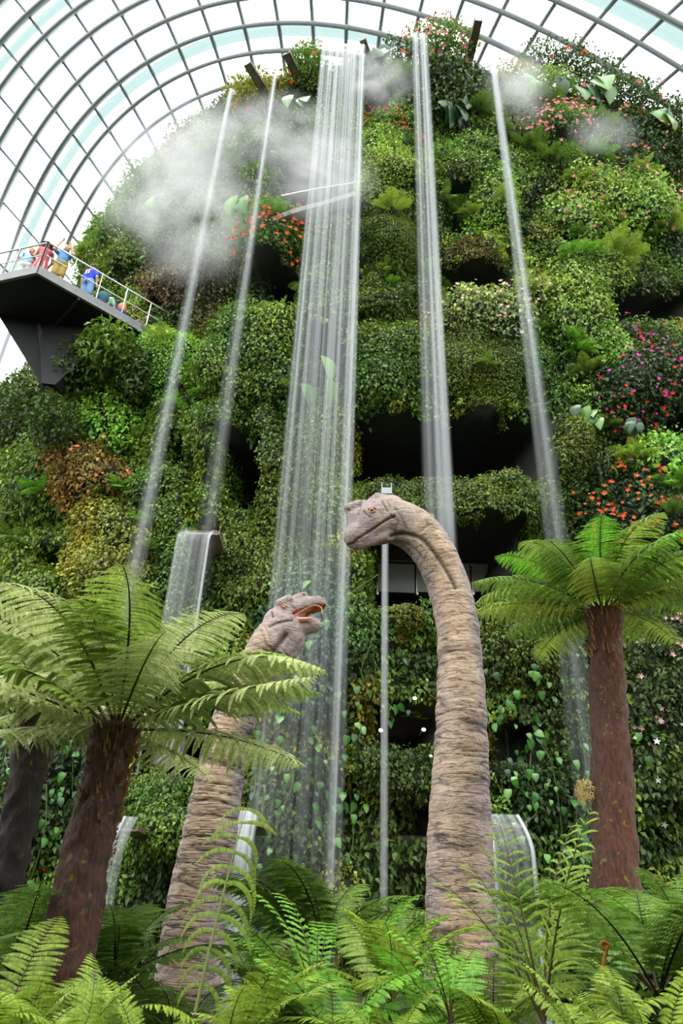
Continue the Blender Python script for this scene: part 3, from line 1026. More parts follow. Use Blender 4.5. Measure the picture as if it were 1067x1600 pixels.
BV, BF = ball(24, 14)
mist_mesh = MB().add(BV, BF).mesh('mist', MIST)
for px, py, rx, ry, off, lab in [(262, 330, 125, 135, .3, 'white mist drifting left of the thin waterfalls'),
                                 (345, 285, 135, 90, 0, 'white mist behind the two thin left waterfalls'),
                                 (330, 400, 130, 120, .3, 'faint mist sinking beside the walkway end'),
                                 (440, 262, 110, 75, .2, 'white mist left of the widest waterfall, high up'),
                                 (500, 330, 110, 90, .2, 'faint mist behind the widest waterfall'),
                                 (592, 178, 72, 62, .2, 'small puff of mist right of the widest waterfall'),
                                 (795, 190, 64, 84, .2, 'small puff of mist beside the thin rightmost waterfall'),
                                 (925, 262, 70, 44, .2, 'thin mist beside the coral-flowered bush on the right')]:
    p, n = wall_at(px, py)
    p = p + np.array([0, -1.5 + off, 0])
    z = (p - CAM) @ FWD
    o = obj('mist', mist_mesh, None, lab, 'mist', kind='stuff', loc=p)
    o.scale = (rx * z / FPX, min(rx, ry) * z / FPX * .8, ry * z / FPX * 1.15)

# ------------------------------------------------------------------ walkway and railing
HD = 17.0
A_t, E_t, B_t, C_t, L_t = at_h(58, 427, HD), at_h(262, 542, HD), at_h(-70, 455, HD), at_h(66, 583, HD), at_h(-6, 488, HD)
walk = thing('viewing_walkway', 'dark steel walkway jutting out of the mountain on the left, with people on it', 'walkway', A_t)
rel = lambda p: np.asarray(p, float) - A_t
E2 = E_t + unit(E_t - A_t) * 1.6
B2 = B_t + (L_t - A_t) * .6
deck = [tuple(rel(p)[:2]) for p in (A_t, E2, C_t + np.array([1.5, 1.5, 0]), C_t, L_t, B2, B_t)]
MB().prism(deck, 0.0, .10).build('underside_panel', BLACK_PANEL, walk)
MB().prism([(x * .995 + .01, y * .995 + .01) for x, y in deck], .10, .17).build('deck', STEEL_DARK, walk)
for p, q in ((A_t, E2), (A_t, B_t)):
    u = unit(np.cross(q - p, [0, 0, 1.0]))
    MB().beam(rel(p) + [0, 0, .12], rel(q) + [0, 0, .12], .09, .30).build('edge_beam', simple('edge_steel', (112, 114, 114), .5, .2, .15, 3), walk)
# funnel-shaped support under the deck
apex = at(74, 604, 15.6)
ring = [A_t * .55 + C_t * .45, A_t * .5 + E_t * .5 + np.array([.2, .6, 0]), C_t + np.array([.9, .6, 0]), L_t * .95 + C_t * .05]
V = [rel(p) for p in ring] + [rel(apex) + np.array([x, y, 0]) for x, y in ((-.12, -.15), (.25, -.1), (.3, .3), (-.12, .3))]
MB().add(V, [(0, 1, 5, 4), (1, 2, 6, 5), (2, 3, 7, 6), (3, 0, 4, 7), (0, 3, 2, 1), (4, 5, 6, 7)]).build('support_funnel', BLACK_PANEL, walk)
foot = at(88, 662, 17.2)
MB().tube([rel(apex) + [0.05, 0.05, .1], rel((apex + foot) / 2), rel(foot)], [.17, .14, .13], 10).build('support_strut', simple('mossy_steel', (84, 92, 62), .8, 0, .3, 4), walk, smooth=True)
for a, b in ((ring[0], apex), (ring[1], apex), (A_t * .7 + E_t * .3, A_t * .35 + C_t * .65), (A_t * .45 + E_t * .55, C_t * .7 + E_t * .3)):
    MB().beam(rel(a) + [0, 0, -.05], rel(b) + [0, 0, -.05], .06, .10).build('rib', STEEL_DARK, walk)
rail = thing('walkway_railing', 'thin steel railing along the walkway edge', 'railing', A_t)
RAILM = simple('rail_steel', (190, 192, 188), .35, .6, .05, 3)
UPZ = np.array([0, 0, 1.0])


def rails(p, q, n):
    p, q = rel(p) + UPZ * .2, rel(q) + UPZ * .2
    for h_, r_ in ((1.12, .028), (.62, .016)):
        MB().tube([p + UPZ * h_, (p + q) / 2 + UPZ * h_, q + UPZ * h_], r_, 6).build('handrail' if h_ > 1 else 'middle_rail', RAILM, rail)
    for k in range(n + 1):
        b = p + (q - p) * k / n
        MB().beam(b, b + UPZ * 1.14, .05, .02, (q - p)).build('post', RAILM if k else STEEL_DARK, rail)


rails(A_t + [0.02, .05, 0], E_t, 5)
rails(A_t + [-.05, .05, 0], B_t, 3)


# ------------------------------------------------------------------ smooth bodies from round cones (one continuous surface each)
def sdf_mesh(prims, vox, pad=.06):
    """prims: ('c', a, b, ra, rb, k) round cone, ('e', centre, radii, k) ellipsoid, ('-c', ...) carve.  Surface nets."""
    lo = np.min([np.minimum(p[1], p[2]) - max(p[3], p[4]) if p[0] in ('c', '-c') else p[1] - p[2] for p in prims if p[0] != '-c'], axis=0) - pad
    hi = np.max([np.maximum(p[1], p[2]) + max(p[3], p[4]) if p[0] in ('c', '-c') else p[1] + p[2] for p in prims if p[0] != '-c'], axis=0) + pad
    shp = np.ceil((hi - lo) / vox).astype(int) + 1
    Fd = np.full(shp, 1.0, np.float32)
    Tg = np.full(shp, 0, np.int8)
    ax = [lo[i] + np.arange(shp[i]) * vox for i in range(3)]
    for p in prims:
        if p[0] in ('c', '-c'):
            _, a, b, ra, rb, k = p
            l, h = np.minimum(a, b) - max(ra, rb), np.maximum(a, b) + max(ra, rb)
        else:
            _, a, b, k = p
            l, h = a - b, a + b
        m = k + 3 * vox + .02
        i0 = np.maximum(((l - m - lo) / vox).astype(int), 0)
        i1 = np.minimum(((h + m - lo) / vox).astype(int) + 2, shp)
        if (i1 <= i0).any():
            continue
        sl = tuple(slice(i0[i], i1[i]) for i in range(3))
        X = np.stack(np.meshgrid(ax[0][sl[0]], ax[1][sl[1]], ax[2][sl[2]], indexing='ij'), -1).astype(np.float32)
        if p[0] in ('c', '-c'):
            ba = (b - a).astype(np.float32)
            L2 = max(float(ba @ ba), 1e-9)
            t = np.clip(((X - a.astype(np.float32)) @ ba) / L2, 0, 1)
            d = np.linalg.norm(X - a.astype(np.float32) - t[..., None] * ba, axis=-1) - (ra + (rb - ra) * t)
        else:
            q = (X - a.astype(np.float32)) / b.astype(np.float32)
            ln = np.linalg.norm(q, axis=-1)
            l2 = np.linalg.norm(q / b.astype(np.float32), axis=-1)
            d = ln * (ln - 1) / np.maximum(l2, 1e-6)
        f = Fd[sl]
        if p[0] == '-c':
            d2 = -d
            hk = np.maximum(k - np.abs(f - d2), 0) / max(k, 1e-6)
            nf = np.maximum(f, d2) + hk * hk * k * .25
            Tg[sl] = np.where(d < vox * 1.2, 1, Tg[sl])
        else:
            hk = np.maximum(k - np.abs(f - d), 0) / max(k, 1e-6)
            nf = np.minimum(f, d) - hk * hk * k * .25
        Fd[sl] = nf
    S = Fd < 0
    c = np.array(S.shape) - 1
    cnt = np.zeros(c, np.int8)
    for dx in (0, 1):
        for dy in (0, 1):
            for dz in (0, 1):
                cnt += S[dx:dx + c[0], dy:dy + c[1], dz:dz + c[2]]
    act = (cnt > 0) & (cnt < 8)
    I = np.argwhere(act)
    idm = np.full(c, -1, np.int32)
    idm[act] = np.arange(len(I))
    acc = np.zeros((len(I), 3))
    num = np.zeros(len(I))
    cor = [np.array(v) for v in ((0, 0, 0), (1, 0, 0), (0, 1, 0), (1, 1, 0), (0, 0, 1), (1, 0, 1), (0, 1, 1), (1, 1, 1))]
    val = [Fd[tuple((I + v).T)] for v in cor]
    for i in range(8):
        for j in range(i + 1, 8):
            if np.abs(cor[i] - cor[j]).sum() != 1:
                continue
            x = (val[i] < 0) != (val[j] < 0)
            t = np.where(x, val[i] / np.where(x, val[i] - val[j], 1), 0)
            acc += np.where(x[:, None], cor[i] + t[:, None] * (cor[j] - cor[i]), 0)
            num += x
    V = lo + (I + acc / np.maximum(num, 1)[:, None]) * vox
    tag = Tg[tuple(I.T)]
    Fs = []
    for axn in range(3):
        o1, o2 = [(1, 2), (2, 0), (0, 1)][axn]
        sl0 = [slice(1, -1)] * 3
        sl0[axn] = slice(0, -1)
        sl1 = list(sl0)
        sl1[axn] = slice(1, None)
        s0, s1 = S[tuple(sl0)], S[tuple(sl1)]
        x = np.argwhere(s0 != s1)
        off = np.ones(3, int)
        off[axn] = 0
        base = x + off
        e1 = np.zeros(3, int)
        e1[o1] = 1
        e2 = np.zeros(3, int)
        e2[o2] = 1
        q = np.stack([idm[tuple((base - e1 - e2).T)], idm[tuple((base - e2).T)], idm[tuple(base.T)], idm[tuple((base - e1).T)]], 1)
        fl = s0[tuple(x.T)]
        q[~fl] = q[~fl][:, ::-1]
        Fs.append(q)
    Fq = np.concatenate(Fs)
    return V, Fq[(Fq >= 0).all(1)], tag


def vert_normals(V, F):
    n = np.cross(V[F[:, 2]] - V[F[:, 0]], V[F[:, 3]] - V[F[:, 1]])
    out = np.zeros_like(V)
    for k in range(4):
        for a in range(3):
            out[:, a] += np.bincount(F[:, k], n[:, a], len(V))
    return unit(out)


def smooth_mesh(V, F, it=2, f=.5):
    for _ in range(it):
        s = np.zeros_like(V)
        c = np.zeros(len(V))
        for k in range(4):
            a, b = F[:, k], F[:, (k + 1) % 4]
            for ax in range(3):
                s[:, ax] += np.bincount(a, V[b, ax], len(V)) + np.bincount(b, V[a, ax], len(V))
            c += np.bincount(a, minlength=len(V)) + np.bincount(b, minlength=len(V))
        V = V * (1 - f) + f * s / np.maximum(c, 1)[:, None]
    return V


# ------------------------------------------------------------------ dinosaurs
def hide_mat():
    m, nt, b = new_mat('dinosaur_hide')
    a = N(nt, 'ShaderNodeAttribute', attribute_name='tint')
    tc = N(nt, 'ShaderNodeTexCoord')
    nz = N(nt, 'ShaderNodeTexNoise')
    nz.inputs['Scale'].default_value = 22
    nz.inputs['Detail'].default_value = 6
    nt.links.new(tc.outputs['Object'], nz.inputs['Vector'])
    mr = N(nt, 'ShaderNodeMapRange')
    mr.inputs[3].default_value = .72
    mr.inputs[4].default_value = 1.22
    nt.links.new(nz.outputs['Fac'], mr.inputs[0])
    mx = N(nt, 'ShaderNodeMixRGB', blend_type='MULTIPLY')
    mx.inputs[0].default_value = 1
    nt.links.new(a.outputs['Color'], mx.inputs[1])
    nt.links.new(mr.outputs[0], mx.inputs[2])
    nt.links.new(mx.outputs[0], b.inputs['Base Color'])
    vo = N(nt, 'ShaderNodeTexVoronoi', feature='DISTANCE_TO_EDGE')
    vo.inputs['Scale'].default_value = 26
    nt.links.new(tc.outputs['Object'], vo.inputs['Vector'])
    mh = N(nt, 'ShaderNodeMath', operation='MULTIPLY_ADD')
    mh.inputs[1].default_value = .5
    nt.links.new(vo.outputs['Distance'], mh.inputs[0])
    nt.links.new(nz.outputs['Fac'], mh.inputs[2])
    last = mx.outputs[0]
    hsum = mh.outputs[0]
    for sc_, wid, lo_, dis in (((1.9, 1.9, 15), .04, .42, 1.4), ((4.5, 4.5, 36), .03, .74, .8)):
        mp = N(nt, 'ShaderNodeMapping')
        mp.inputs['Scale'].default_value = sc_
        nt.links.new(tc.outputs['Object'], mp.inputs[0])
        wn = N(nt, 'ShaderNodeTexNoise')
        wn.inputs['Scale'].default_value = 1.0
        wn.inputs['Detail'].default_value = 2.5
        wn.inputs['Distortion'].default_value = .25
        nt.links.new(mp.outputs[0], wn.inputs['Vector'])
        sb = N(nt, 'ShaderNodeMath', operation='SUBTRACT')
        sb.inputs[1].default_value = .5
        nt.links.new(wn.outputs['Fac'], sb.inputs[0])
        ab = N(nt, 'ShaderNodeMath', operation='ABSOLUTE')
        nt.links.new(sb.outputs[0], ab.inputs[0])
        rg = N(nt, 'ShaderNodeMapRange', interpolation_type='SMOOTHSTEP')
        rg.inputs[1].default_value = 0
        rg.inputs[2].default_value = wid
        rg.inputs[3].default_value = lo_
        nt.links.new(ab.outputs[0], rg.inputs[0])
        ml_ = N(nt, 'ShaderNodeMixRGB', blend_type='MULTIPLY')
        nt.links.new(a.outputs['Alpha'], ml_.inputs[0])
        nt.links.new(last, ml_.inputs[1])
        nt.links.new(rg.outputs[0], ml_.inputs[2])
        last = ml_.outputs[0]
        hm = N(nt, 'ShaderNodeMath', operation='MULTIPLY_ADD')
        hm.inputs[1].default_value = dis
        nt.links.new(rg.outputs[0], hm.inputs[0])
        nt.links.new(hsum, hm.inputs[2])
        hsum = hm.outputs[0]
    nt.links.new(last, b.inputs['Base Color'])
    bp = N(nt, 'ShaderNodeBump')
    bp.inputs['Strength'].default_value = .6
    bp.inputs['Distance'].default_value = .015
    nt.links.new(hsum, bp.inputs['Height'])
    nt.links.new(bp.outputs[0], b.inputs['Normal'])
    b.inputs['Roughness'].default_value = .62
    b.inputs['Specular IOR Level'].default_value = .3
    return m


HIDE = hide_mat()
MOUTH = simple('mouth_lining', (132, 62, 40), .45, 0, .25, 12)
TOOTH = simple('tooth_ivory', (226, 208, 176), .4)
GREY, TAN, PINK, DARKH = lin((142, 126, 124)), lin((158, 130, 100)), lin((178, 142, 132)), lin((66, 54, 50))


def dinosaur(name, label, Yd, neck, prims_px, lines, eyes, headpx, squash=.82, vox=.016, mouth=False):
    s = lambda px, py: ((at(px, py, Yd) - CAM) @ FWD) / FPX
    nk = spline([(p[0], p[1], p[2]) for p in neck], 30)
    pr = []
    pts = [at(p[0], p[1], Yd) for p in nk]
    rad = [p[2] * s(p[0], p[1]) for p in nk]
    for i in range(len(pts) - 1):
        pr.append(('c', pts[i], pts[i + 1], rad[i], rad[i + 1], .05))
    for q in prims_px:
        typ, a, b, k = q
        ra, rb = a[2] * s(a[0], a[1]), b[2] * s(b[0], b[1])
        da, db = (a[3] if len(a) > 3 else 0), (b[3] if len(b) > 3 else 0)
        pr.append((typ, at(a[0], a[1], Yd) + [0, da, 0], at(b[0], b[1], Yd) + [0, db, 0], ra, rb, k))
    V, F, tag = sdf_mesh(pr, vox)
    V = smooth_mesh(V, F, 2)
    px, py, _ = proj(V)
    hx, hy, hr = headpx
    inh = sstep(hr * 1.3, hr * .75, np.hypot(px - hx, py - hy))
    V[:, 1] = Yd + (V[:, 1] - Yd) * (1 - (1 - squash) * inh)     # the head is narrower than it is tall
    n = vert_normals(V, F)
    PT = np.array(pts)
    d2 = ((V[:, None, :] - PT[None]) ** 2).sum(-1)
    k0 = np.clip(np.argmin(d2, 1), 0, len(PT) - 2)
    seg = PT[k0 + 1] - PT[k0]
    tpar = np.clip(((V - PT[k0]) * seg).sum(1) / (seg ** 2).sum(1), -.5, 1.5)
    cum = np.concatenate([[0], np.cumsum(np.linalg.norm(np.diff(PT, axis=0), axis=1))])
    sl = cum[k0] + tpar * np.linalg.norm(seg, axis=1)
    rv = V - (PT[k0] + seg * tpar[:, None])
    rr = np.linalg.norm(rv, axis=1)
    # skin folds: thin rings round the neck, a net of fine creases on the head
    warp = (fbm(V * 2.2, 3) - .5) * .16
    w1 = vnoise(np.stack([V[:, 0] * 1.7, V[:, 1] * 1.7, (sl + warp) * 15], -1), 5)
    w2 = vnoise(np.stack([V[:, 0] * 2.6, V[:, 1] * 2.6, (sl + warp * .7) * 30], -1), 8)
    cr1 = (1 - np.abs(2 * w1 - 1)) ** 9
    cr2 = (1 - np.abs(2 * w2 - 1)) ** 7
    gate = sstep(.3, .6, vnoise(V * 3.1, 71))
    cr1 = cr1 * gate
    nk_w = 1 - inh
    cr3 = (1 - np.abs(2 * vnoise(V * 17, 21) - 1)) ** 6
    hn = vnoise(V * 26, 12)
    disp = -(cr1 * .014 + cr2 * .006) * nk_w - cr3 * .005 * inh + (hn - .5) * .005 + (fbm(V * 4, 33) - .5) * .018 * nk_w
    cre = np.clip(cr1 * .9 + cr2 * .45, 0, 1) * nk_w + cr3 * .3 * inh
    # carved lines: mouth, folds, nostril
    for pl, wd, dep, dk in lines:
        pl = spline(pl, 40)
        dist = np.full(len(V), 1e9)
        for a, b in zip(pl[:-1], pl[1:]):
            ab = b - a
            t_ = np.clip(((px - a[0]) * ab[0] + (py - a[1]) * ab[1]) / max(ab @ ab, 1e-6), 0, 1)
            dist = np.minimum(dist, np.hypot(px - a[0] - t_ * ab[0], py - a[1] - t_ * ab[1]))
        w = np.exp(-(dist / wd) ** 2)
        disp = disp - dep * w
        cre = np.maximum(cre, dk * w)
    V = V + n * disp[:, None]
    mixp = fbm(V * np.array([2.5, 2.5, 1.6]), 51)
    nx = rv[:, 0] / np.maximum(rr, .05)
    side = sstep(.1, .9, nx) * .9 + sstep(.4, .95, -nx) * .55
    m = np.clip(side + (mixp - .5) * 1.3 + inh * .85, 0, 1)[:, None]
    c = TAN * (1 - m) + GREY * m
    pk = np.clip(inh * (mixp - .35) * 1.6, 0, 1)[:, None]
    c = c * (1 - pk * .4) + PINK * pk * .4
    c = c * (.8 + .4 * fbm(V * np.array([9, 9, 4]), 15))[:, None]
    c = c * (1 - .92 * cre[:, None]) + DARKH * .92 * cre[:, None]
    c = np.concatenate([c, (1 - .85 * inh)[:, None]], 1)
    midx = (tag[F].sum(1) >= 3).astype(int) if mouth else np.zeros(len(F), int)
    base = at(neck[0][0], neck[0][1], Yd)
    t = thing(name, label, 'dinosaur', base, 'life-size long-necked dinosaur figures')
    obj('body', np_mesh('body', V - base, F, [HIDE, MOUTH], c, smooth=True, midx=midx), t)
    for ex, ey, er in eyes:
        cand = np.nonzero(np.hypot(px - ex, py - ey) < 3)[0]
        c0 = V[cand[np.argmin((V[cand] - CAM) @ FWD)]]
        r = er * s(ex, ey)
        vd = unit(unit(CAM - c0) + np.array([-.25, 0, .12]))
        BVe, BFe = ball(24, 24)
        x = unit(np.cross(vd, [0, 0, 1.0]))
        y = np.cross(vd, x)
        Ve = BVe[:, 0:1] * x + BVe[:, 1:2] * y + BVe[:, 2:3] * vd
        lat = np.degrees(np.arccos(np.clip(BVe[:, 2], -1, 1)))
        ce = np.where(lat[:, None] < 20, lin((18, 12, 10)), np.where(lat[:, None] < 50, lin((206, 92, 40)), lin((214, 160, 150))))
        eo = obj('eye', np_mesh('eye', Ve * r + c0 - vd * r * .35 - base, [np.array([f for f in BFe if len(f) == 3]), np.array([f for f in BFe if len(f) == 4])], EYE, ce, smooth=True), t, label='orange-brown eye')
        for sg, a0_ in ((1, 15), (-1, 195)):
            aa = np.radians(np.linspace(a0_, a0_ + 150, 9))
            arc = [c0 - base + (math.cos(v) * -x * 1.2 + math.sin(v) * UPZ * .95) * r * 1.0 + vd * r * .1 for v in aa]
            MB().tube(arc, [r * .15] + [r * (.5 if sg > 0 else .34)] * 7 + [r * .15], 8).build('eyelid', EYELID, eo, True)
    return t, V, px, py, base, s


EYE = leaf_mat('eye_gloss', .12, .6, 0.0)
EYELID = simple('eyelid_hide', (128, 112, 108), .6, 0, .25, 30)
GREY, TAN, PINK, DARKH = lin((140, 126, 124)), lin((178, 152, 126)), lin((178, 146, 138)), lin((62, 50, 46))

big, BVx, bpx, bpy_, bbase, bs = dinosaur(
    'dinosaur_figure', 'taller dinosaur with a long upright neck, head turned left with closed mouth', 10.0,
    [(722, 1580, 58), (722, 1480, 57), (719, 1400, 53), (718, 1300, 49.5), (720, 1200, 43), (720.5, 1100, 38.5), (717, 1000, 33),
     (710, 952, 32), (700, 915, 31.5), (689, 886, 31.5), (676, 860, 32), (660, 840, 33), (642, 825, 34), (622, 816, 35), (606, 812, 34)],
    [('c', (604, 806, 34), (582, 814, 31), .05), ('c', (586, 822, 33), (562, 836, 23), .05), ('c', (561, 838, 22), (558, 840, 21), .03),
     ('c', (584, 806, 27), (566, 810, 18), .05), ('c', (546, 794, 9), (565, 790, 11), .015), ('c', (549, 800, 9), (556, 820, 14), .04),
     ('c', (588, 788, 15), (612, 790, 18), .04), ('c', (575, 795, 8, -.12), (588, 783, 6, -.17), .04), ('c', (588, 783, 6, -.17), (602, 786, 6, -.2), .03),
     ('c', (570, 843, 13, -.10), (606, 826, 14, -.14), .03), ('c', (566, 852, 9, -.07), (604, 842, 13, -.12), .03)],
    [([(545, 851), (551, 848), (558, 841), (568, 834), (582, 825), (596, 815), (608, 807), (617, 803)], 1.7, .035, 1.0),
     ([(548, 858), (552, 851), (560, 845)], 1.5, .012, .5),
     ([(544, 796), (545.5, 796.5)], 1.6, .03, 1.0), ([(565, 780), (562, 792), (560, 802)], 1.8, .02, .5), ([(569, 797), (573, 802), (579, 805)], 2.0, .02, .6),
     ([(598, 782), (603, 790), (606, 796)], 1.2, .014, .9), ([(606, 780), (611, 790)], 1.2, .012, .7), ([(618, 790), (628, 808), (634, 824)], 1.6, .012, .6), ([(626, 800), (632, 812), (638, 828)], 1.4, .010, .5),
     ([(612, 836), (630, 832), (648, 836), (664, 847), (680, 866), (694, 886), (706, 906), (712, 918)], 3.6, .045, .85),
     ([(575, 857), (600, 848), (625, 846), (645, 856), (662, 876)], 2.6, .018, .45), ([(612, 803), (622, 812), (618, 828)], 3.0, .018, .4)],
    [(581.5, 791, 4.6)], (588, 815, 64))

small, SVx, spx, spy, sbase, ss = dinosaur(
    'dinosaur_figure', 'shorter dinosaur leaning right behind the left tree fern, mouth open', 8.0,
    [(286, 1590, 52), (297, 1500, 49), (311, 1400, 46), (328, 1300, 41), (346, 1200, 36), (361, 1140, 33), (381, 1090, 32), (402, 1050, 32), (416, 1028, 34), (428, 1010, 36), (438, 994, 34), (444, 982, 28)],
    [('c', (436, 972, 25), (454, 957, 19), .05), ('c', (452, 955, 18), (488, 945, 13.5), .05), ('c', (480, 947, 14), (497, 944, 13), .03),
     ('c', (463, 937, 9), (475, 931, 7), .02), ('c', (440, 946, 9, -.08), (452, 940, 7, -.10), .04),
     ('c', (432, 984, 20), (462, 984, 15), .03), ('c', (460, 983, 14.5), (490, 977, 12.5), .02), ('c', (440, 990, 24), (458, 1000, 18), .05),
     ('-c', (456, 967, 2.6, -.13), (470, 961, 4.6, -.14), .008), ('-c', (470, 961, 4.6, -.14), (498, 956, 8.5, -.10), .008), ('-c', (480, 958, 6, 0), (507, 954, 8, -.02), .008)],
    [([(420, 977), (432, 971), (446, 968), (457, 967)], 1.8, .022, .8), ([(424, 955), (426, 962)], 1.5, .02, 1.0), ([(474, 928), (475, 930)], 1.3, .02, 1.0),
     ([(446, 990), (436, 1004), (426, 1020), (416, 1038), (404, 1056), (392, 1078)], 4.5, .045, .85), ([(470, 1000), (462, 1014), (448, 1030)], 3, .02, .4),
     ([(455, 944), (460, 950)], 1.6, .012, .6), ([(412, 976), (420, 990), (424, 1004)], 1.6, .010, .5), ([(406, 984), (414, 1000), (417, 1014)], 1.6, .010, .5)],
    [(443.5, 945.5, 3.6)], (466, 965, 50), vox=.014, mouth=True)

# teeth and tongue of the open mouth
tv = []
mb = MB()
for i, p in enumerate(spline([(461, 958), (476, 949), (492, 942), (503, 945), (505, 954)], 22)):
    q = at(p[0] - 1.5, p[1] + 3.0, 7.86) - sbase
    r = .8 * ss(*p[:2])
    mb.add([q + [r, 0, 0], q + [-r, 0, 0], q + [0, r, .0], q + [0, -r, 0], q + np.array([-.003, 0, -2.6 * ss(*p[:2])])], [(0, 2, 4), (2, 1, 4), (1, 3, 4), (3, 0, 4), (0, 3, 1, 2)])
mb.build('teeth', TOOTH, small, kind='stuff', label='small pointed ivory teeth along the upper jaw')
MB().tube([at(x, y, 7.9) - sbase for x, y in ((458, 968), (472, 968), (488, 966))], [.02, .03, .012], 8).build('tongue', simple('tongue_pink', (206, 136, 118), .35), small, True)


# ------------------------------------------------------------------ ferns
def frond_mesh(name, L, e0, droop, npin, plen, pdroop, npl, pal, pw=.5, start=.14, sweep=20, power=1.4, rach=.012, stalk=(84, 74, 34), curlp=0.0, smod=None, width_base=.0, leafl=None, tip=.06):
    """pinnate frond along +X: arching rachis, paired pinnae, each with rows of pinnules"""
    n = 40
    u = np.linspace(0, 1, n)
    an = e0 - droop * u ** power
    ds = L / (n - 1)
    X = np.concatenate([[0], np.cumsum(np.cos(an[:-1]) * ds)])
    Zc = np.concatenate([[0], np.cumsum(np.sin(an[:-1]) * ds)])
    P = np.stack([X, 0 * X, Zc], -1)
    Vs, Fs3, Fs4, Cs, nv = [], [], [], [], 0
    tv_, tf_ = tube_arrays(P + np.array([0, .0005, 0]), rach * (1 - .85 * u), 5)
    Vs.append(tv_)
    Fs4.append(tf_)
    Cs.append(np.broadcast_to(lin(stalk), (len(tv_), 3)))
    nv = len(tv_)
    r_ = np.random.default_rng(len(name) + int(L * 100) + npin)
    for i in range(npin):
        f = start + (1 - start) * (i + .5) / npin
        prof = math.sin(math.pi * min(1, (f - start) / (1 - start) * .86 + .14)) ** .75 if smod is None else smod((f - start) / (1 - start))
        pl = plen * max(prof, tip)
        pc = np.array([np.interp(f, u, P[:, k]) for k in range(3)])
        a = np.interp(f, u, an)
        T = np.array([math.cos(a), 0, math.sin(a)])
        up = np.array([-math.sin(a), 0, math.cos(a)])
        for sd in (-1, 1):
            sw = math.radians(sweep + r_.normal() * 4)
            D0 = T * math.sin(sw) + np.array([0, sd, 0]) * math.cos(sw)
            m = npl
            v = (np.arange(m) + .5) / m
            dr = pdroop * (1 + .25 * r_.normal()) * v
            cen = pc + D0 * (pl * np.sinc(dr[:, None] / np.pi / 1.0) * v[:, None]) + (up * -.5 * 0 + np.array([0, 0, -1.0])) * (pl * v * np.sin(dr / 2))[:, None]
            if curlp:
                cen = cen + T * (pl * curlp * v ** 2)[:, None]
            dirv = unit(np.gradient(cen, axis=0)) if m > 1 else D0[None]
            nn = unit(np.cross(dirv, np.broadcast_to(T, dirv.shape)) * sd)
            nn = np.where(nn[:, 2:3] < 0, -nn, nn)
            lat = np.cross(nn, dirv)
            hl = pw * plen * .22 * (np.sin(np.pi * (v * .88 + .12)) ** .6) * (pl / plen) ** .35
            st = pl / m
            tone = 0.8 + .4 * r_.random()
            col = palette_r(r_, m, pal) * tone
            for q in (-1, 1):
                b1 = cen - dirv * st * .5
                b2 = cen + dirv * st * .42
                tp = cen + lat * (q * hl)[:, None] + dirv * st * .55 - nn * (hl * .18)[:, None]
                md = cen + lat * (q * hl * .62)[:, None] - dirv * st * .38
                VV = np.stack([b1, b2, tp, md], 1).reshape(-1, 3)
                kk = nv + np.arange(m) * 4
                Fs4.append(np.stack([kk, kk + 1, kk + 2, kk + 3], 1))
                Vs.append(VV)
                Cs.append(np.repeat(col, 4, 0))
                nv += len(VV)
    return np_mesh(name, np.concatenate(Vs), [np.concatenate(Fs4)], FROND, np.concatenate(Cs))


def palette_r(r_, n, key):
    a, b = lin(PAL[key][0]), lin(PAL[key][1])
    w = r_.random(n)[:, None]
    return (a * (1 - w) + b * w)


PAL['fern'] = ((108, 136, 48), (146, 168, 74))
PAL['ferndark'] = ((74, 106, 38), (110, 140, 54))
PAL['fernlime'] = ((104, 134, 38), (148, 170, 62))
PAL['fernpale'] = ((142, 158, 92), (188, 196, 130))
PAL['fernbright'] = ((84, 142, 36), (124, 174, 58))

TREEF = [frond_mesh('frond', 1.85, math.radians(e), d, 40, .40, pd, 20, pal, pw=.30, rach=.015, start=.10) for e, d, pd, pal in
         ((48, 1.3, .5, 'fern'), (34, .9, .7, 'fern'), (18, .5, .9, 'fernpale'), (58, 1.3, .4, 'fernpale'), (8, .2, .9, 'fernpale'), (40, 1.2, .8, 'fernpale'))]
TREED = [frond_mesh('frond', 1.75, math.radians(e), d, 40, .40, pd, 20, pal, pw=.30, rach=.015, start=.10) for e, d, pd, pal in
         ((46, 1.35, .8, 'fern'), (34, 1.15, .9, 'ferndark'), (18, .75, .9, 'fern'), (56, 1.3, .6, 'fernbright'), (26, .9, 1.1, 'ferndark'))]


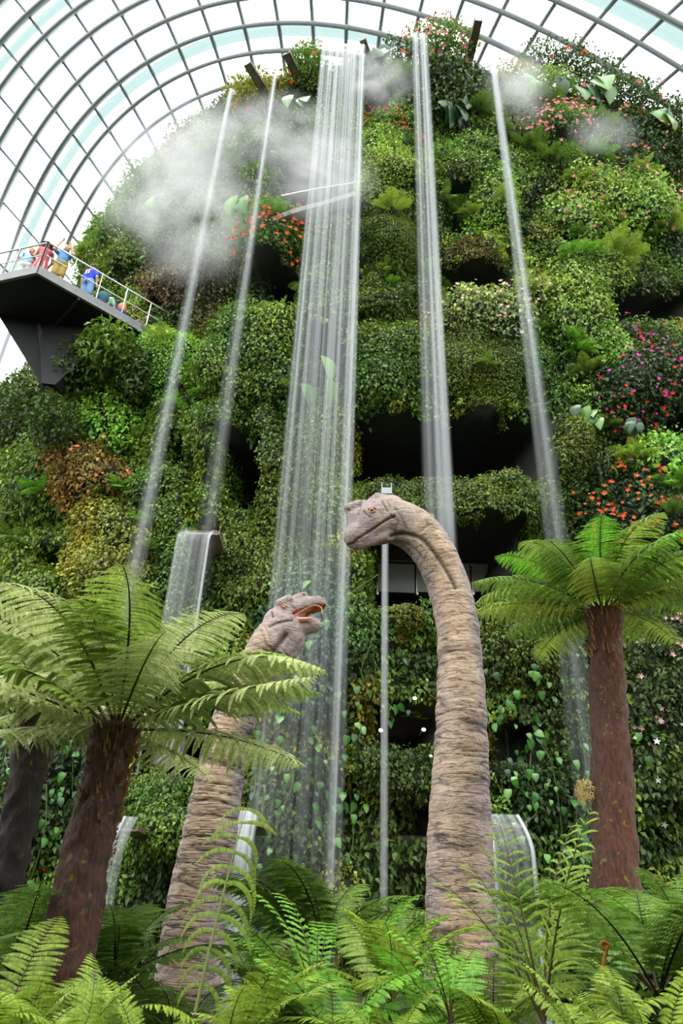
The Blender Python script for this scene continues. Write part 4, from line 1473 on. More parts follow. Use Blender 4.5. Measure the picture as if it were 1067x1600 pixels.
def trunk_mat(name, c1, c2, moss):
    m, nt, b = new_mat(name)
    tc = N(nt, 'ShaderNodeTexCoord')
    mp = N(nt, 'ShaderNodeMapping')
    mp.inputs['Scale'].default_value = (1, 1, .28)
    nt.links.new(tc.outputs['Object'], mp.inputs[0])
    nz = N(nt, 'ShaderNodeTexNoise')
    nz.inputs['Scale'].default_value = 42
    nz.inputs['Detail'].default_value = 6
    nt.links.new(mp.outputs[0], nz.inputs['Vector'])
    cr = N(nt, 'ShaderNodeValToRGB')
    cr.color_ramp.elements[0].position = .3
    cr.color_ramp.elements[1].position = .72
    cr.color_ramp.elements[0].color = (*lin(c1), 1)
    cr.color_ramp.elements[1].color = (*lin(c2), 1)
    nt.links.new(nz.outputs['Fac'], cr.inputs[0])
    n2 = N(nt, 'ShaderNodeTexNoise')
    n2.inputs['Scale'].default_value = 16
    n2.inputs['Detail'].default_value = 8
    nt.links.new(tc.outputs['Object'], n2.inputs['Vector'])
    r2 = N(nt, 'ShaderNodeMapRange')
    r2.inputs[1].default_value = .62
    r2.inputs[2].default_value = .70
    r2.inputs[4].default_value = moss
    nt.links.new(n2.outputs['Fac'], r2.inputs[0])
    mx = N(nt, 'ShaderNodeMixRGB')
    nt.links.new(r2.outputs[0], mx.inputs[0])
    nt.links.new(cr.outputs[0], mx.inputs[1])
    mx.inputs[2].default_value = (*lin((104, 108, 34)), 1)
    nt.links.new(mx.outputs[0], b.inputs['Base Color'])
    bp = N(nt, 'ShaderNodeBump')
    bp.inputs['Strength'].default_value = .9
    bp.inputs['Distance'].default_value = .02
    nt.links.new(nz.outputs['Fac'], bp.inputs['Height'])
    nt.links.new(bp.outputs[0], b.inputs['Normal'])
    b.inputs['Roughness'].default_value = .85
    return m


def tree_fern(label, base_px, crown_px, Yb, Yc, r0, r1, nf, meshes, mat, scale, seed, stubs=0, tilt0=0.0, skip=None):
    r_ = np.random.default_rng(seed)
    a, b = at(*base_px, Yb), at(*crown_px, Yc)
    a = a + (a - b) / np.linalg.norm(a - b) * .5
    t = thing('tree_fern', label, 'tree fern', a)
    n, m = 70, 28
    u = np.linspace(0, 1, n)
    sway = np.sin(u * 2.6 + seed) * .025
    P = a + (b - a) * u[:, None] + np.stack([sway, 0 * u, 0 * u], -1)
    rad = r0 + (r1 - r0) * u + .03 * np.exp(-((1 - u) / .06) ** 2)
    V, F = tube_arrays(P - a, rad, m)
    c = np.repeat(P - a, m, 0)
    d = unit(V - c)
    V = V + d * ((vnoise(V * np.array([26, 26, 9]), seed) - .5) * .05 + (vnoise(V * 7, seed + 3) - .5) * .03)[:, None]
    top = np.arange((n - 1) * m, n * m)
    V = np.concatenate([V, [P[-1] - a + np.array([0, 0, .05])]])
    capF = np.stack([top, np.roll(top, -1), np.full(m, len(V) - 1)], 1)
    obj('trunk', np_mesh('trunk', V, [F, capF], mat, smooth=True), t)
    crown = b - a
    if stubs:
        mb = MB()
        for _ in range(stubs):
            w = r_.random() ** 1.6
            p = b - a + (a - b) * w * .45
            ang = r_.random() * 6.283
            o = np.array([math.cos(ang), math.sin(ang), 0])
            q = p + o * (r1 + .0)
            dd = unit(o * .55 + np.array([0, 0, 1.0 if w < .5 else .6])) * (.07 + .07 * r_.random()) * (1.2 - w)
            sx_ = np.cross(o, UPZ) * .014
            mb.add([q - sx_, q + sx_, q + o * .02, q + dd], [(0, 1, 3), (1, 2, 3), (2, 0, 3), (0, 2, 1)])
        mb.build('frond_stubs', STUB, t, kind='stuff', label='brown stubs of old fronds')
    for i in range(nf):
        az = 2 * math.pi * (i + .35 * r_.normal()) / nf + tilt0
        me = meshes[i % len(meshes)]
        if skip and skip(az):
            continue
        o = obj('frond', me, t)
        o.location = crown + np.array([math.cos(az), math.sin(az), 0]) * r1 * .4 + UPZ * .02
        o.rotation_euler = (r_.normal() * .12, r_.normal() * .08, az)
        sc = scale * (.88 + .24 * r_.random())
        o.scale = (sc, sc, sc)
    return t


STUB = simple('old_frond_base', (104, 72, 36), .85, 0, .35, 20)
TRUNK_RED = trunk_mat('fibrous_trunk', (26, 12, 6), (80, 42, 20), .55)
TRUNK_DK = trunk_mat('dark_fibrous_trunk', (14, 9, 6), (40, 25, 16), .2)
tree_fern('left tree fern with a thick reddish-brown leaning trunk and arching pale green fronds', (96, 1540), (183, 1142), 5.1, 5.5, .185, .14, 26, TREEF, TRUNK_RED, .90, 3, 300, .3)
tree_fern('right tree fern with a tall moss-flecked brown trunk beside the long neck', (968, 1415), (941, 958), 7.3, 7.5, .225, .165, 26, TREED, TRUNK_RED, .88, 5, 120, .1)
tree_fern('dark-trunked tree fern at the left edge, partly behind another tree fern', (2, 1395), (68, 1112), 6.9, 7.1, .15, .16, 16, TREEF, TRUNK_DK, .66, 8, 60, .9)

# understorey ferns: shared frond meshes
FM = {
    'soft': [frond_mesh('frond', 1.0, math.radians(e), d, 24, .26, .35, 12, p, pw=.36, rach=.008) for e, d, p in ((70, 1.1, 'fernlime'), (52, 1.0, 'fern'), (38, .9, 'fernlime'))],
    'lime': [frond_mesh('frond', 1.0, math.radians(e), d, 26, .24, .5, 13, 'fernlime', pw=.34, rach=.008) for e, d in ((64, 1.3), (46, 1.1), (78, .9))],
    'dark': [frond_mesh('frond', 1.0, math.radians(e), d, 24, .26, .4, 12, 'ferndark', pw=.36, rach=.009, stalk=(46, 34, 18)) for e, d in ((62, 1.1), (46, .9), (34, .8))],
    'bright': [frond_mesh('frond', 1.0, math.radians(e), d, 22, .26, .3, 10, 'fernbright', pw=.38, rach=.008) for e, d in ((66, 1.1), (50, 1.0), (36, .8))],
    'sword': [frond_mesh('frond', 1.0, math.radians(e), d, 15, .30, pd, 20, p, pw=.16, rach=.009, sweep=32, smod=lambda f: (1 - f) ** .5 * .9 + .1, start=.12) for e, d, pd, p in ((82, .35, .55, 'fernlime'), (74, .5, .7, 'fern'), (66, .7, .5, 'fernlime'))],
    'arch': [frond_mesh('frond', 1.0, math.radians(84), .18, 12, .30, 1.35, 24, 'fern', pw=.24, rach=.010, sweep=8, smod=lambda f: .65 + .35 * math.sin(f * 3), start=.10, stalk=(150, 164, 96))],
    'leaflet': [frond_mesh('frond', 1.0, math.radians(e), d, 13, .20, .5, 3, 'fernbright', pw=.42, rach=.010, sweep=38, smod=lambda f: 1 - .5 * f, start=.2) for e, d in ((72, .9), (54, .8))],
}


def fern(label, px, py, Y, n, L, kind, seed=0, az0=None, spread=2 * math.pi, lean=0.0, group=None, name='fern', z=None):
    r_ = np.random.default_rng(seed + int(px) * 7 + int(py))
    c = at(px, py, Y)
    gz_ = ground(c[0], c[1])
    if c[2] > gz_ + .9 and z is None:
        pass
    t = thing(name, label, 'fern', c, group)
    for i in range(n):
        az = (az0 if az0 is not None else r_.random() * 6.28) + spread * ((i + .5) / n - .5) + r_.normal() * .15
        me = FM[kind][i % len(FM[kind])]
        o = obj('frond', me, t)
        o.rotation_euler = (r_.normal() * .15, lean + r_.normal() * .1, az)
        s_ = L * (.8 + .4 * r_.random())
        o.scale = (s_, s_, s_)
    hgt = c[2] - gz_ + .1
    if hgt > .02:
        MB().tube([(0, 0, -hgt), (0, 0, -hgt / 2), (0, 0, .03)], [.035, .03, .012], 8).build('rootstock', TRUNK_DK, t, True)
    return t


FERNS = [
    ('arching pale fern frond standing in front of the smaller dinosaur', 303, 1592, 4.4, 1, 1.02, 'arch', 1, 1.35, .1),
    ('lime fern in the lower left corner', 20, 1690, 3.9, 8, .5, 'lime', 2),
    ('bright lime fern at the foot of the left tree fern', 105, 1690, 3.8, 10, .5, 'lime', 3),
    ('lime fern right of the left trunk, at the bottom edge', 215, 1690, 4.0, 9, .46, 'soft', 4),
    ('pale green fern at the bottom edge under the arching frond', 350, 1690, 3.8, 9, .5, 'lime', 5),
    ('small upright fern between the smaller dinosaur and the middle of the bed', 400, 1640, 4.3, 6, .5, 'soft', 6),
    ('mid green fern at the bottom centre', 520, 1660, 4.2, 10, .6, 'bright', 7),
    ('feathery fern just left of the base of the long neck', 610, 1570, 5.0, 11, .75, 'soft', 8),
    ('feathery green fern in front of the base of the long neck', 690, 1665, 4.4, 10, .6, 'bright', 9),
    ('dim fern at the bottom edge right of the long neck', 790, 1680, 4.2, 9, .55, 'soft', 10),
    ('tall lime fern with upright narrow fronds between long neck and right trunk', 850, 1600, 4.7, 7, 1.05, 'sword', 11, 1.57, 3.4),
    ('lime fern at the bottom edge right of the tall upright fern', 930, 1690, 3.9, 9, .5, 'lime', 12),
    ('large drooping sword fern in the lower right corner', 1030, 1560, 4.6, 10, .95, 'dark', 13),
    ('bright lime fern at the bottom edge in the lower right corner', 1040, 1690, 3.7, 9, .55, 'lime', 14),
    ('broad dark-stemmed fern in the middle of the bed, between both dinosaurs', 505, 1490, 6.6, 12, 1.15, 'dark', 15),
    ('dim broad fern between the left trunk and the smaller dinosaur', 178, 1535, 6.0, 10, .95, 'dark', 16),
    ('dim fern left of the left trunk', 20, 1520, 5.6, 8, .85, 'dark', 17),
    ('bright pinnate-leaved plant left of the middle of the bed', 490, 1590, 4.6, 6, .72, 'leaflet', 18, 2.4, 2.6),
    ('bright upright pinnate-leaved plant in the middle of the bed', 576, 1540, 5.4, 8, .62, 'leaflet', 19),
    ('pinnate-leaved plant at the bottom edge in front of the long neck', 705, 1600, 3.9, 6, .45, 'leaflet', 20),
    ('dim fern behind the tall upright fern', 925, 1500, 6.4, 9, .9, 'dark', 21),
    ('pale fern at the far left bottom, below the dim one', 0, 1620, 4.6, 7, .6, 'soft', 22),
    ('dim fern right of the right trunk at the frame edge', 1066, 1470, 6.2, 8, .8, 'dark', 23),
    ('soft fern at the bottom edge left of centre', 440, 1700, 3.9, 9, .46, 'soft', 24),
    ('lime fern at the bottom edge right of centre', 610, 1700, 3.9, 9, .46, 'lime', 25),
    ('low dim fern behind the base of the smaller dinosaur', 390, 1530, 9.0, 8, .9, 'dark', 26),
    ('low dim fern behind the base of the long neck', 800, 1500, 11.0, 8, .9, 'dark', 27),
    ('low dim fern far behind the middle of the bed', 610, 1500, 11.0, 8, .9, 'dark', 28),
]
for f in FERNS:
    fern(*f)
for a in [('deep green fern at the right edge of the bed, low', 1010, 1640, 5.2, 9, .8, 'dark', 31), ('lime fern spilling over the bottom right edge', 985, 1700, 3.6, 9, .5, 'lime', 32),
          ('mid green fern between the long neck and the tall upright fern, low', 770, 1620, 5.2, 8, .7, 'soft', 33), ('dim fern under the right trunk', 960, 1560, 6.0, 8, .8, 'dark', 34),
          ('dim fern at the foot of the smaller dinosaur', 270, 1640, 6.0, 8, .8, 'dark', 35), ('mid green fern at the bottom edge below the left trunk', 60, 1720, 4.4, 8, .6, 'soft', 36),
          ('dim fern behind the pinnate-leaved plants', 430, 1580, 7.2, 8, .8, 'dark', 37), ('low dim fern in front of the dark trunk at the left edge', 60, 1560, 6.2, 8, .7, 'dark', 38),
          ('bright fern in the lower right corner at the frame edge', 1075, 1560, 5.0, 8, .8, 'bright', 39)]:
    fern(*a)
# young coiled frond
cz = at(944, 1590, 4.5)
coil = [at(942, 1590, 4.5), at(940, 1540, 4.5), at(944, 1500, 4.5), at(948, 1482, 4.5)]
cc = at(944, 1479, 4.5)
coil += [cc + np.array([math.cos(a) * r, 0, math.sin(a) * r]) for a, r in zip(np.linspace(.2, 8.5, 18), np.linspace(.024, .006, 18))]
MB().tube([p - cz for p in spline(coil, 60)], np.linspace(.011, .006, 60), 8).build('coiled_frond', simple('young_frond', (172, 112, 48), .7, 0, .2, 40), None, True,
                                                                                  label='coiled brown young frond in front of the tall upright fern', cat='fern', loc=cz)

# ferns rooted on the planted wall
WF_ = [(90, 700, .8, 'soft', 'feathery fern below the walkway support'), (190, 610, .9, 'bright', 'bright fern right of the walkway strut'), (215, 690, .8, 'soft', 'soft fern on the left flank beside the creeper column'),
       (70, 780, 1.0, 'bright', 'long pale fern reaching left on the left flank'), (185, 770, .9, 'bright', 'fresh fern right of the orange-tinted bush'), (120, 640, .8, 'lime', 'lime fern under the walkway strut'),
       (30, 850, .9, 'dark', 'dim fern at the far left edge'), (230, 960, .7, 'dark', 'dim fern behind the left tree fern crown'), (700, 360, .7, 'lime', 'lime fern in the gap beside the double waterfall'),
       (900, 555, .9, 'bright', 'bright fern left of the magenta flowers'), (915, 590, .8, 'lime', 'lime fern just left of the magenta flowers'), (860, 260, 1.0, 'dark', 'dark strappy fern under the small pink flowers'),
       (820, 240, .9, 'dark', 'dark strappy fern beside the thin rightmost waterfall'), (960, 400, 1.0, 'soft', 'soft fern on the right flank under the pink-flowered bush'), (1040, 370, 1.0, 'soft', 'pale fern at the right edge of the right flank'),
       (740, 185, .9, 'dark', 'dark strap-leaved fern right of the double waterfall'), (620, 425, .6, 'lime', 'grassy lime tuft under the tiny-leaved dome'), (535, 410, .7, 'lime', 'grassy tuft behind the widest waterfall'),
       (1000, 720, .8, 'lime', 'lime fern under the magenta flowers'), (1050, 760, .8, 'bright', 'bright fern at the right edge above the orange-red flowers'), (655, 1115, .5, 'lime', 'small bright fern hanging by the lit recess'),
       (795, 645, .5, 'lime', 'small lime tuft at the top edge of the large dark opening'), (600, 640, .6, 'lime', 'small lime tuft left of the large dark opening'), (255, 540, .6, 'lime', 'lime tuft at the walkway end'),
       (140, 400, 1.0, 'soft', 'green fern behind the person in a blue jersey'), (640, 130, 1.0, 'dark', 'dark strap-leaved fern right of the widest waterfall, at the top'), (850, 165, .9, 'dark', 'dim fern left of the hanging big leaves'),
       (480, 590, .7, 'dark', 'grey-green fern behind the widest waterfall')]
for px, py, L, kind, lab in WF_:
    p, n = wall_at(px, py)
    r_ = np.random.default_rng(int(px + py))
    t = thing('wall_fern', lab, 'fern', p + n * .12)
    az = math.atan2(n[1], n[0])
    for i in range(9):
        o = obj('frond', FM[kind][i % len(FM[kind])], t)
        o.rotation_euler = (r_.normal() * .3, .35 + r_.normal() * .3, az + (i - 4) * .42)
        s_ = L * (.8 + .4 * r_.random())
        o.scale = (s_, s_, s_)


ANCH = [(1000, 622, 'magenta and red flowers'), (950, 330, 'pink-flowered bush on the right flank'), (880, 200, 'small pink flowers up high'), (757, 508, 'round pale shrub with pinkish tips'), (985, 815, 'orange-red flowers on the right'),
        (606, 392, 'tiny-leaved dark dome'), (135, 745, 'orange-tinted bush'), (175, 868, 'yellow-green bush'), (268, 575, 'feathery mound by the walkway end'), (430, 398, 'orange-red flowers in the mist'), (1015, 1050, 'pale pink flowers'),
        (1030, 1210, 'white flowers'), (395, 560, 'big glossy creeper bulge'), (905, 470, 'light green creeper by the rightmost waterfall'), (735, 265, 'creeper between the right-hand waterfalls')]
SIDE = ['right of', 'below right of', 'just below', 'below left of', 'left of', 'above left of', 'just above', 'above right of']
seen_ = set()
r_ = np.random.default_rng(5)
for q in range(160):
    ax_, ay_, nm = ANCH[r_.integers(len(ANCH))]
    k = int(r_.integers(8))
    d_ = 58 + 22 * r_.random()
    x_, y_ = ax_ + d_ * math.cos(k * math.pi / 4), ay_ + d_ * math.sin(k * math.pi / 4)
    if (nm, k) in seen_ or not (5 < x_ < 1062) or min((x_ - a) ** 2 + (y_ - b) ** 2 for a, b, n in ANCH if n != nm) < 75 ** 2 or len(seen_) > 46:
        continue
    if float(cave_field(np.array([x_]), np.array([y_]))[0]) > .1 or any(abs(x_ - w[0]) + abs(y_ - w[1]) < 40 for w in WF_):
        continue
    seen_.add((nm, k))
    p, n = wall_at(x_, y_)
    t = thing('wall_fern', 'small wall fern ' + SIDE[k] + ' the ' + nm, 'fern', p + n * .15, 'small ferns on the planted wall')
    kind = ('dark', 'soft', 'bright', 'dark', 'leaflet')[q % 5]
    az = math.atan2(n[1], n[0])
    L = (.4 + .3 * r_.random()) * (1.35 if y_ < 450 else (1.0 if y_ < 900 else .65))
    for i in range(7):
        o = obj('frond', FM[kind][i % len(FM[kind])], t)
        o.rotation_euler = (r_.normal() * .3, .4 + r_.normal() * .35, az + (i - 3) * .5)
        o.scale = (L * (.8 + .4 * r_.random()),) * 3


# ------------------------------------------------------------------ big heart-shaped leaves and hanging vines
def heart_mesh(name, w, l, mat, col, droop=.25, fold=.12):
    n = 15
    t = np.linspace(0, 1, n)
    half = w / 2 * np.sin(np.pi * t ** .62) ** .8
    yb = -l * t + np.where(t < .2, .0, 0)
    V, C = [], []
    cc = lin(col)
    for k in range(n):
        z = -droop * l * t[k] ** 2
        lobes = l * .12 * math.sin(math.pi * min(1, t[k] / .3)) if t[k] < .3 else 0
        for q in (-1, -.5, 0, .5, 1):
            V.append((half[k] * q, yb[k] + abs(q) * lobes, z + fold * abs(q) * half[k] - abs(q) ** 2 * half[k] * fold * 1.4))
            C.append(cc * (1.25 if q == 0 else 1.0 - .12 * abs(q)))
    F = [(k * 5 + q, k * 5 + q + 1, k * 5 + q + 6, k * 5 + q + 5) for k in range(n - 1) for q in range(4)]
    return np_mesh(name, np.array(V), np.array(F), mat, np.array(C), smooth=True)


HEART = [heart_mesh('leaf', .17, .23, GLOSSY_LEAF, c) for c in ((54, 104, 40), (72, 128, 46), (44, 80, 46), (92, 140, 54))]
BIGL = [heart_mesh('leaf', .62, .85, GLOSSY_LEAF, c, .5) for c in ((98, 144, 62), (70, 118, 50), (116, 156, 84), (44, 80, 40))]


def place_leaf(me, p, n, parent, sc, r_, hang=1.2, name='leaf', up=.25):
    o = obj(name, me, parent)
    tip = unit(n * .45 + np.array([0, 0, -hang]) + r_.normal(size=3) * .3)          # mesh tip points to -Y
    nz_ = unit(n * .9 + np.array([0, -.2, up]) + r_.normal(size=3) * .3)
    Yv = -tip
    Xv = unit(np.cross(Yv, nz_))
    Zv = np.cross(Xv, Yv)
    M = Matrix(((Xv[0], Yv[0], Zv[0]), (Xv[1], Yv[1], Zv[1]), (Xv[2], Yv[2], Zv[2])))
    o.rotation_euler = M.to_euler()
    o.location = p
    o.scale = (sc, sc, sc)
    return o


VINE_STEM = simple('vine_stem', (72, 84, 40), .7)
VINES = [(400, 1010, 330, 'behind the neck of the smaller dinosaur'), (440, 1120, 220, 'right of the smaller dinosaur neck, seen through the widest waterfall'), (500, 1080, 260, 'in the middle of the widest waterfall, low down'),
         (545, 1060, 200, 'at the right edge of the widest waterfall, low down'), (470, 980, 160, 'right behind the open mouth of the smaller dinosaur'), (560, 900, 180, 'below the chin of the raised head'),
         (605, 1010, 200, 'behind the thin water jet'), (770, 1040, 90, 'touching the right side of the long neck'), (800, 1060, 200, 'first to the right of the long neck'), (840, 1030, 260, 'halfway between long neck and right trunk'),
         (870, 1070, 260, 'second to the left of the right trunk'), (900, 1150, 200, 'touching the left side of the right trunk'), (820, 1230, 120, 'beside the broad clear water sheet near the ground'), (30, 1150, 200, 'left of the dark trunk at the left edge'),
         (60, 1240, 200, 'between the two left trunks, lower one'), (110, 1180, 150, 'between the two left trunks, upper one'), (540, 1220, 150, 'left of the low hedge and the thin jet'), (420, 1230, 130, 'above the small water sheet by the smaller dinosaur'),
         (990, 1130, 60, 'right of the right trunk'), (480, 880, 130, 'above the smaller dinosaur head, in the waterfall')]
for vx, vy, vl, vlab in VINES:
    r_ = np.random.default_rng(vx * 3 + vy)
    ps, ns = [], []
    for q in range(5):
        p, n = wall_at(vx + r_.normal() * 8, vy + vl * q / 4)
        ps.append(p + n * .32)
        ns.append(n)
    t = thing('heart_leaf_vine', 'glossy heart-leaved vine ' + vlab, 'vine', ps[0], 'heart-leaved vines on the lower wall')
    sp = spline(np.array(ps), 24)
    MB().tube(sp - ps[0], .012, 5).build('stem', VINE_STEM, t)
    for k in range(max(6, int(vl / 11))):
        f = r_.random()
        p = sp[int(f * 23)] - ps[0] + np.array([r_.normal() * .22, -.05 - .1 * r_.random(), r_.normal() * .06])
        place_leaf(HEART[r_.integers(4)], p, ns[0], t, .45 + .55 * r_.random(), r_)

BIGP = [(392, 345, 3, .9, 'pale heart-shaped giant leaf beside the orange-red flowers, in the mist'), (462, 590, 4, 1.0, 'grey-green giant-leaved plant behind the widest waterfall'), (828, 152, 2, .8, 'pale giant leaf beside the thin rightmost waterfall'),
        (915, 140, 6, 1.25, 'cluster of long hanging pale giant leaves high on the right flank'), (1015, 190, 5, 1.1, 'pale giant-leaved plant near the right edge, high up'), (930, 655, 6, .45, 'giant-leaved plant left of the magenta flowers'),
        (915, 705, 5, .42, 'giant-leaved plant below the magenta flowers'), (990, 690, 4, .4, 'dark giant leaves between magenta flowers and the light green bush'), (480, 185, 3, .8, 'giant leaves at the base of the short metal spout'),
        (290, 330, 2, .8, 'giant leaf half hidden in the left mist'), (150, 545, 9, .6, 'drooping large-leaved plant under the walkway'), (690, 180, 8, .9, 'dark giant-leaved plant under the pink crest'), (600, 105, 5, .8, 'dark giant leaves just right of the widest waterfall at the top'),
        (720, 1060, 3, .4, 'pale-veined leaves beside the long neck')]
for px, py, k, sc, lab in BIGP:
    p, n = wall_at(px, py)
    r_ = np.random.default_rng(px * 5 + py)
    t = thing('giant_leaf_plant', lab, 'plant', p + n * .35)
    for i in range(k):
        d = np.array([r_.normal() * .45, -.1, r_.normal() * .3]) * sc
        tip = d + n * .35
        st = MB().tube([(0, 0, -.2), tip * .5 + np.array([0, 0, .12]), tip], .016, 6).build('leaf_stalk', VINE_STEM, t, True)
        place_leaf(BIGL[(i + px) % 4 if 'dark' not in lab else 3], tip, n, st, sc * (.8 + .4 * r_.random()), r_, 1.0)


# ------------------------------------------------------------------ shrubs standing on the crest
def crest_bush(label, px, py, rx, ry, leaf, pal, dens, flw, depth=.9, Yo=None):
    p, n = wall_at(px, py + ry * .6)
    if Yo is not None:
        p = at(px, py, Yo)
    z = (p - CAM) @ FWD
    c = at(px, py, p[1] + .2)
    R3 = np.array([rx * z / FPX, depth, ry * z / FPX * 1.1])
    m = int(dens)
    d = unit(rng.normal(size=(m, 3)))
    rad = rng.random(m) ** .38
    lumps = .75 + .5 * vnoise(d * 2.3 + px, 4)
    P = c + d * (rad * lumps)[:, None] * R3
    T, Nn = orient(m, unit(d + np.array([0, -.3, .2])), .5, 1.1)
    V, F = leaf_arrays(P, T, Nn, leaf * (.7 + .6 * rng.random(m)), .5)
    t = thing('crest_shrub', label, 'shrub', c)
    o = obj('foliage', np_mesh('foliage', V - c, F, LEAF, np.repeat(palette(m, pal), 4, 0)), t, kind='stuff')
    mb = MB()
    for i in range(9):
        q = c + unit(rng.normal(size=3) + np.array([0, -.3, .8])) * R3 * .85
        b = np.array([c[0] + rng.normal() * .1, c[1], c[2] - R3[2]])
        mb.tube([b - c, (b + q) / 2 - c + rng.normal(size=3) * .08, q - c], [.02, .013, .005], 5)
    mb.build('branches', TRUNK_DK, t, kind='stuff')
    if flw:
        k = rng.choice(m, min(flw[1], m), replace=False)
        q = c + d[k] * lumps[k][:, None] * R3 * .98
        Vf_, Ff_ = flower_arrays(q, unit(d[k] + np.array([0, -.8, 0])), np.full(len(k), .24) * (.7 + .6 * rng.random(len(k))))
        obj('blossom', np_mesh('blossom', Vf_ - c, Ff_, PETAL, np.repeat(flower_col(len(k), flw[0]), 11, 0)), t, kind='stuff')


for a in [
    ('pink-flowered shrub crowning the top beside the double waterfall', 690, 70, 58, 42, .16, 'mid', 2300, ('pink', 150)),
    ('leafy shrub left of the double waterfall, at the top', 625, 92, 34, 30, .16, 'dark', 900, ('salmon', 6)),
    ('orange-flowered shrub between the short spout and the widest waterfall', 480, 104, 34, 40, .16, 'mid', 1700, ('orange', 18), .8, 15.0),
    ('leafy shrub around the slanting metal spout', 398, 150, 44, 42, .16, 'yellow', 2000, ('orange', 12), .8, 15.5),
    ('olive shrub right of the tall metal spout', 800, 132, 38, 36, .16, 'yellow', 1600, ('salmon', 8)),
    ('airy dark shrub with salmon flowers on the crest, right of the tall spout', 845, 90, 40, 28, .15, 'dark', 1000, ('orange', 12)),
    ('airy dark shrub with orange flowers on the crest, farther right', 895, 98, 40, 32, .15, 'dark', 1000, ('orange', 14)),
    ('airy dark shrub with coral flowers rising at the right edge', 985, 155, 54, 46, .16, 'dark', 1900, ('salmon', 20)),
    ('coral-dotted dark shrub between the hanging pale giant leaves and the roof glass', 935, 128, 44, 38, .16, 'dark', 1500, ('salmon', 12)),
    ('dark leafy shrub at the right edge, highest one', 1050, 188, 40, 40, .16, 'dark', 1300, ('salmon', 10)),
    ('light leafy shrub below the airy dark ones on the crest', 850, 135, 54, 26, .14, 'light', 1600, None),
    ('dim pale shrub at the left end of the crest, in mist', 300, 225, 40, 34, .18, 'red', 800, ('palepink', 8)),
    ('leafy shrub on the left crest against the roof glass', 235, 285, 46, 40, .18, 'mid', 1300, None),
    ('leafy shrub hanging over the walkway against the roof glass', 172, 365, 36, 44, .17, 'mid', 1100, None),
    ('airy dark shrub at the left edge against the sky', 30, 640, 44, 50, .17, 'dark', 1000, None),
    ('airy shrub below the walkway funnel', 82, 655, 40, 44, .16, 'dark', 1000, None, .8, 15.6),
    ('large drooping light-leaved shrub hanging in front of the walkway underside', 170, 545, 46, 46, .24, 'mid', 1100, None, .8, 15.4),
    ('dark leafy shrub hanging under the middle of the walkway', 118, 575, 36, 50, .17, 'dark', 1100, None, .7, 15.8),
    ('dark leafy shrub between walkway underside and the soft feathery mound', 215, 580, 30, 46, .15, 'dark', 900, None, .6, 15.5),
]:
    crest_bush(*a)

# ------------------------------------------------------------------ ledges, rails, panels and small lamps
def curved_ledge(label, name, pts, Y, w, h, mat, cat):
    P = np.array([at(x, y, Y) for x, y in pts])
    P = spline(P, 20)
    t = thing(name, label, cat, P[0])
    mb = MB()
    for i in range(len(P) - 1):
        mb.beam(P[i] - P[0], P[i + 1] - P[0] + unit(P[i + 1] - P[i]) * .01, w, h)
    mb.build('rim', mat, t)
    return t


curved_ledge('curved pale concrete ledge behind the widest waterfall', 'concrete_ledge', [(425, 350), (462, 336), (505, 324), (556, 309)], 14.9, .35, .2, CONCRETE, 'ledge')
curved_ledge('thin metal rail above the curved pale ledge', 'ledge_rail', [(440, 306), (490, 296), (556, 285)], 15.1, .04, .04, RAILM, 'railing')
bal = thing('glass_balustrade', 'grey glass balustrade in the dark opening behind the long neck', 'balustrade', at(590, 905, 16.9))
b0 = np.array(bal.location)
xs = [588, 650, 690, 738, 790]
for i in range(4):
    p, q = at(xs[i] + 2, 926, 16.9), at(xs[i + 1] - 2, 926, 16.9)
    MB().box((p + q) / 2 - b0 + [0, 0, .42], (abs(q[0] - p[0]), .025, .82)).build('glass_pane', simple('frosted_glass', (112, 120, 118), .4) if i == 0 else bpy.data.materials['frosted_glass'], bal)
    MB().box(p - b0 + [0, .03, .4], (.05, .05, .9)).build('post', STAINLESS, bal)
MB().box((at(588, 926, 16.9) + at(790, 926, 16.9)) / 2 - b0 + [0, 0, .86], (np.linalg.norm(at(588, 926, 16.9) - at(790, 926, 16.9)), .06, .04)).build('handrail', STAINLESS, bal)
b2 = thing('low_handrail', 'thin pale rail line behind the left tree fern', 'railing', at(205, 1146, 14.6))
q0 = np.array(b2.location)
MB().box((at(325, 1146, 14.6) - q0) / 2, (np.linalg.norm(at(325, 1146, 14.6) - q0), .06, .05)).build('handrail', STAINLESS, b2)
for x in (225, 283, 322):
    MB().box(at(x, 1146, 14.6) - q0 + [0, 0, -.4], (.04, .04, .8)).build('post', STAINLESS, b2)
pan = thing('dark_window', 'dark paned window in the recess right of the long neck', 'window', at(800, 1164, 16.0))
w0 = np.array(pan.location)
for i, x in enumerate((775, 808, 834)):
    MB().box(at(x, 1164, 16.0) - w0, (.40, .04, 1.0)).build('pane', simple('dark_glass', (38, 44, 46), .15) if i == 0 else bpy.data.materials['dark_glass'], pan)
for x in (760, 791, 822):
    MB().box(at(x, 1164, 16.0) - w0 + [0, -.03, 0], (.05, .08, 1.06)).build('frame', STEEL_DARK, pan)
LAMPM = bpy.data.materials.new('lit_lamp')
LAMPM.use_nodes = True
_b = LAMPM.node_tree.nodes['Principled BSDF']
_b.inputs['Emission Color'].default_value = (1.0, .86, .62, 1)
_b.inputs['Emission Strength'].default_value = 14
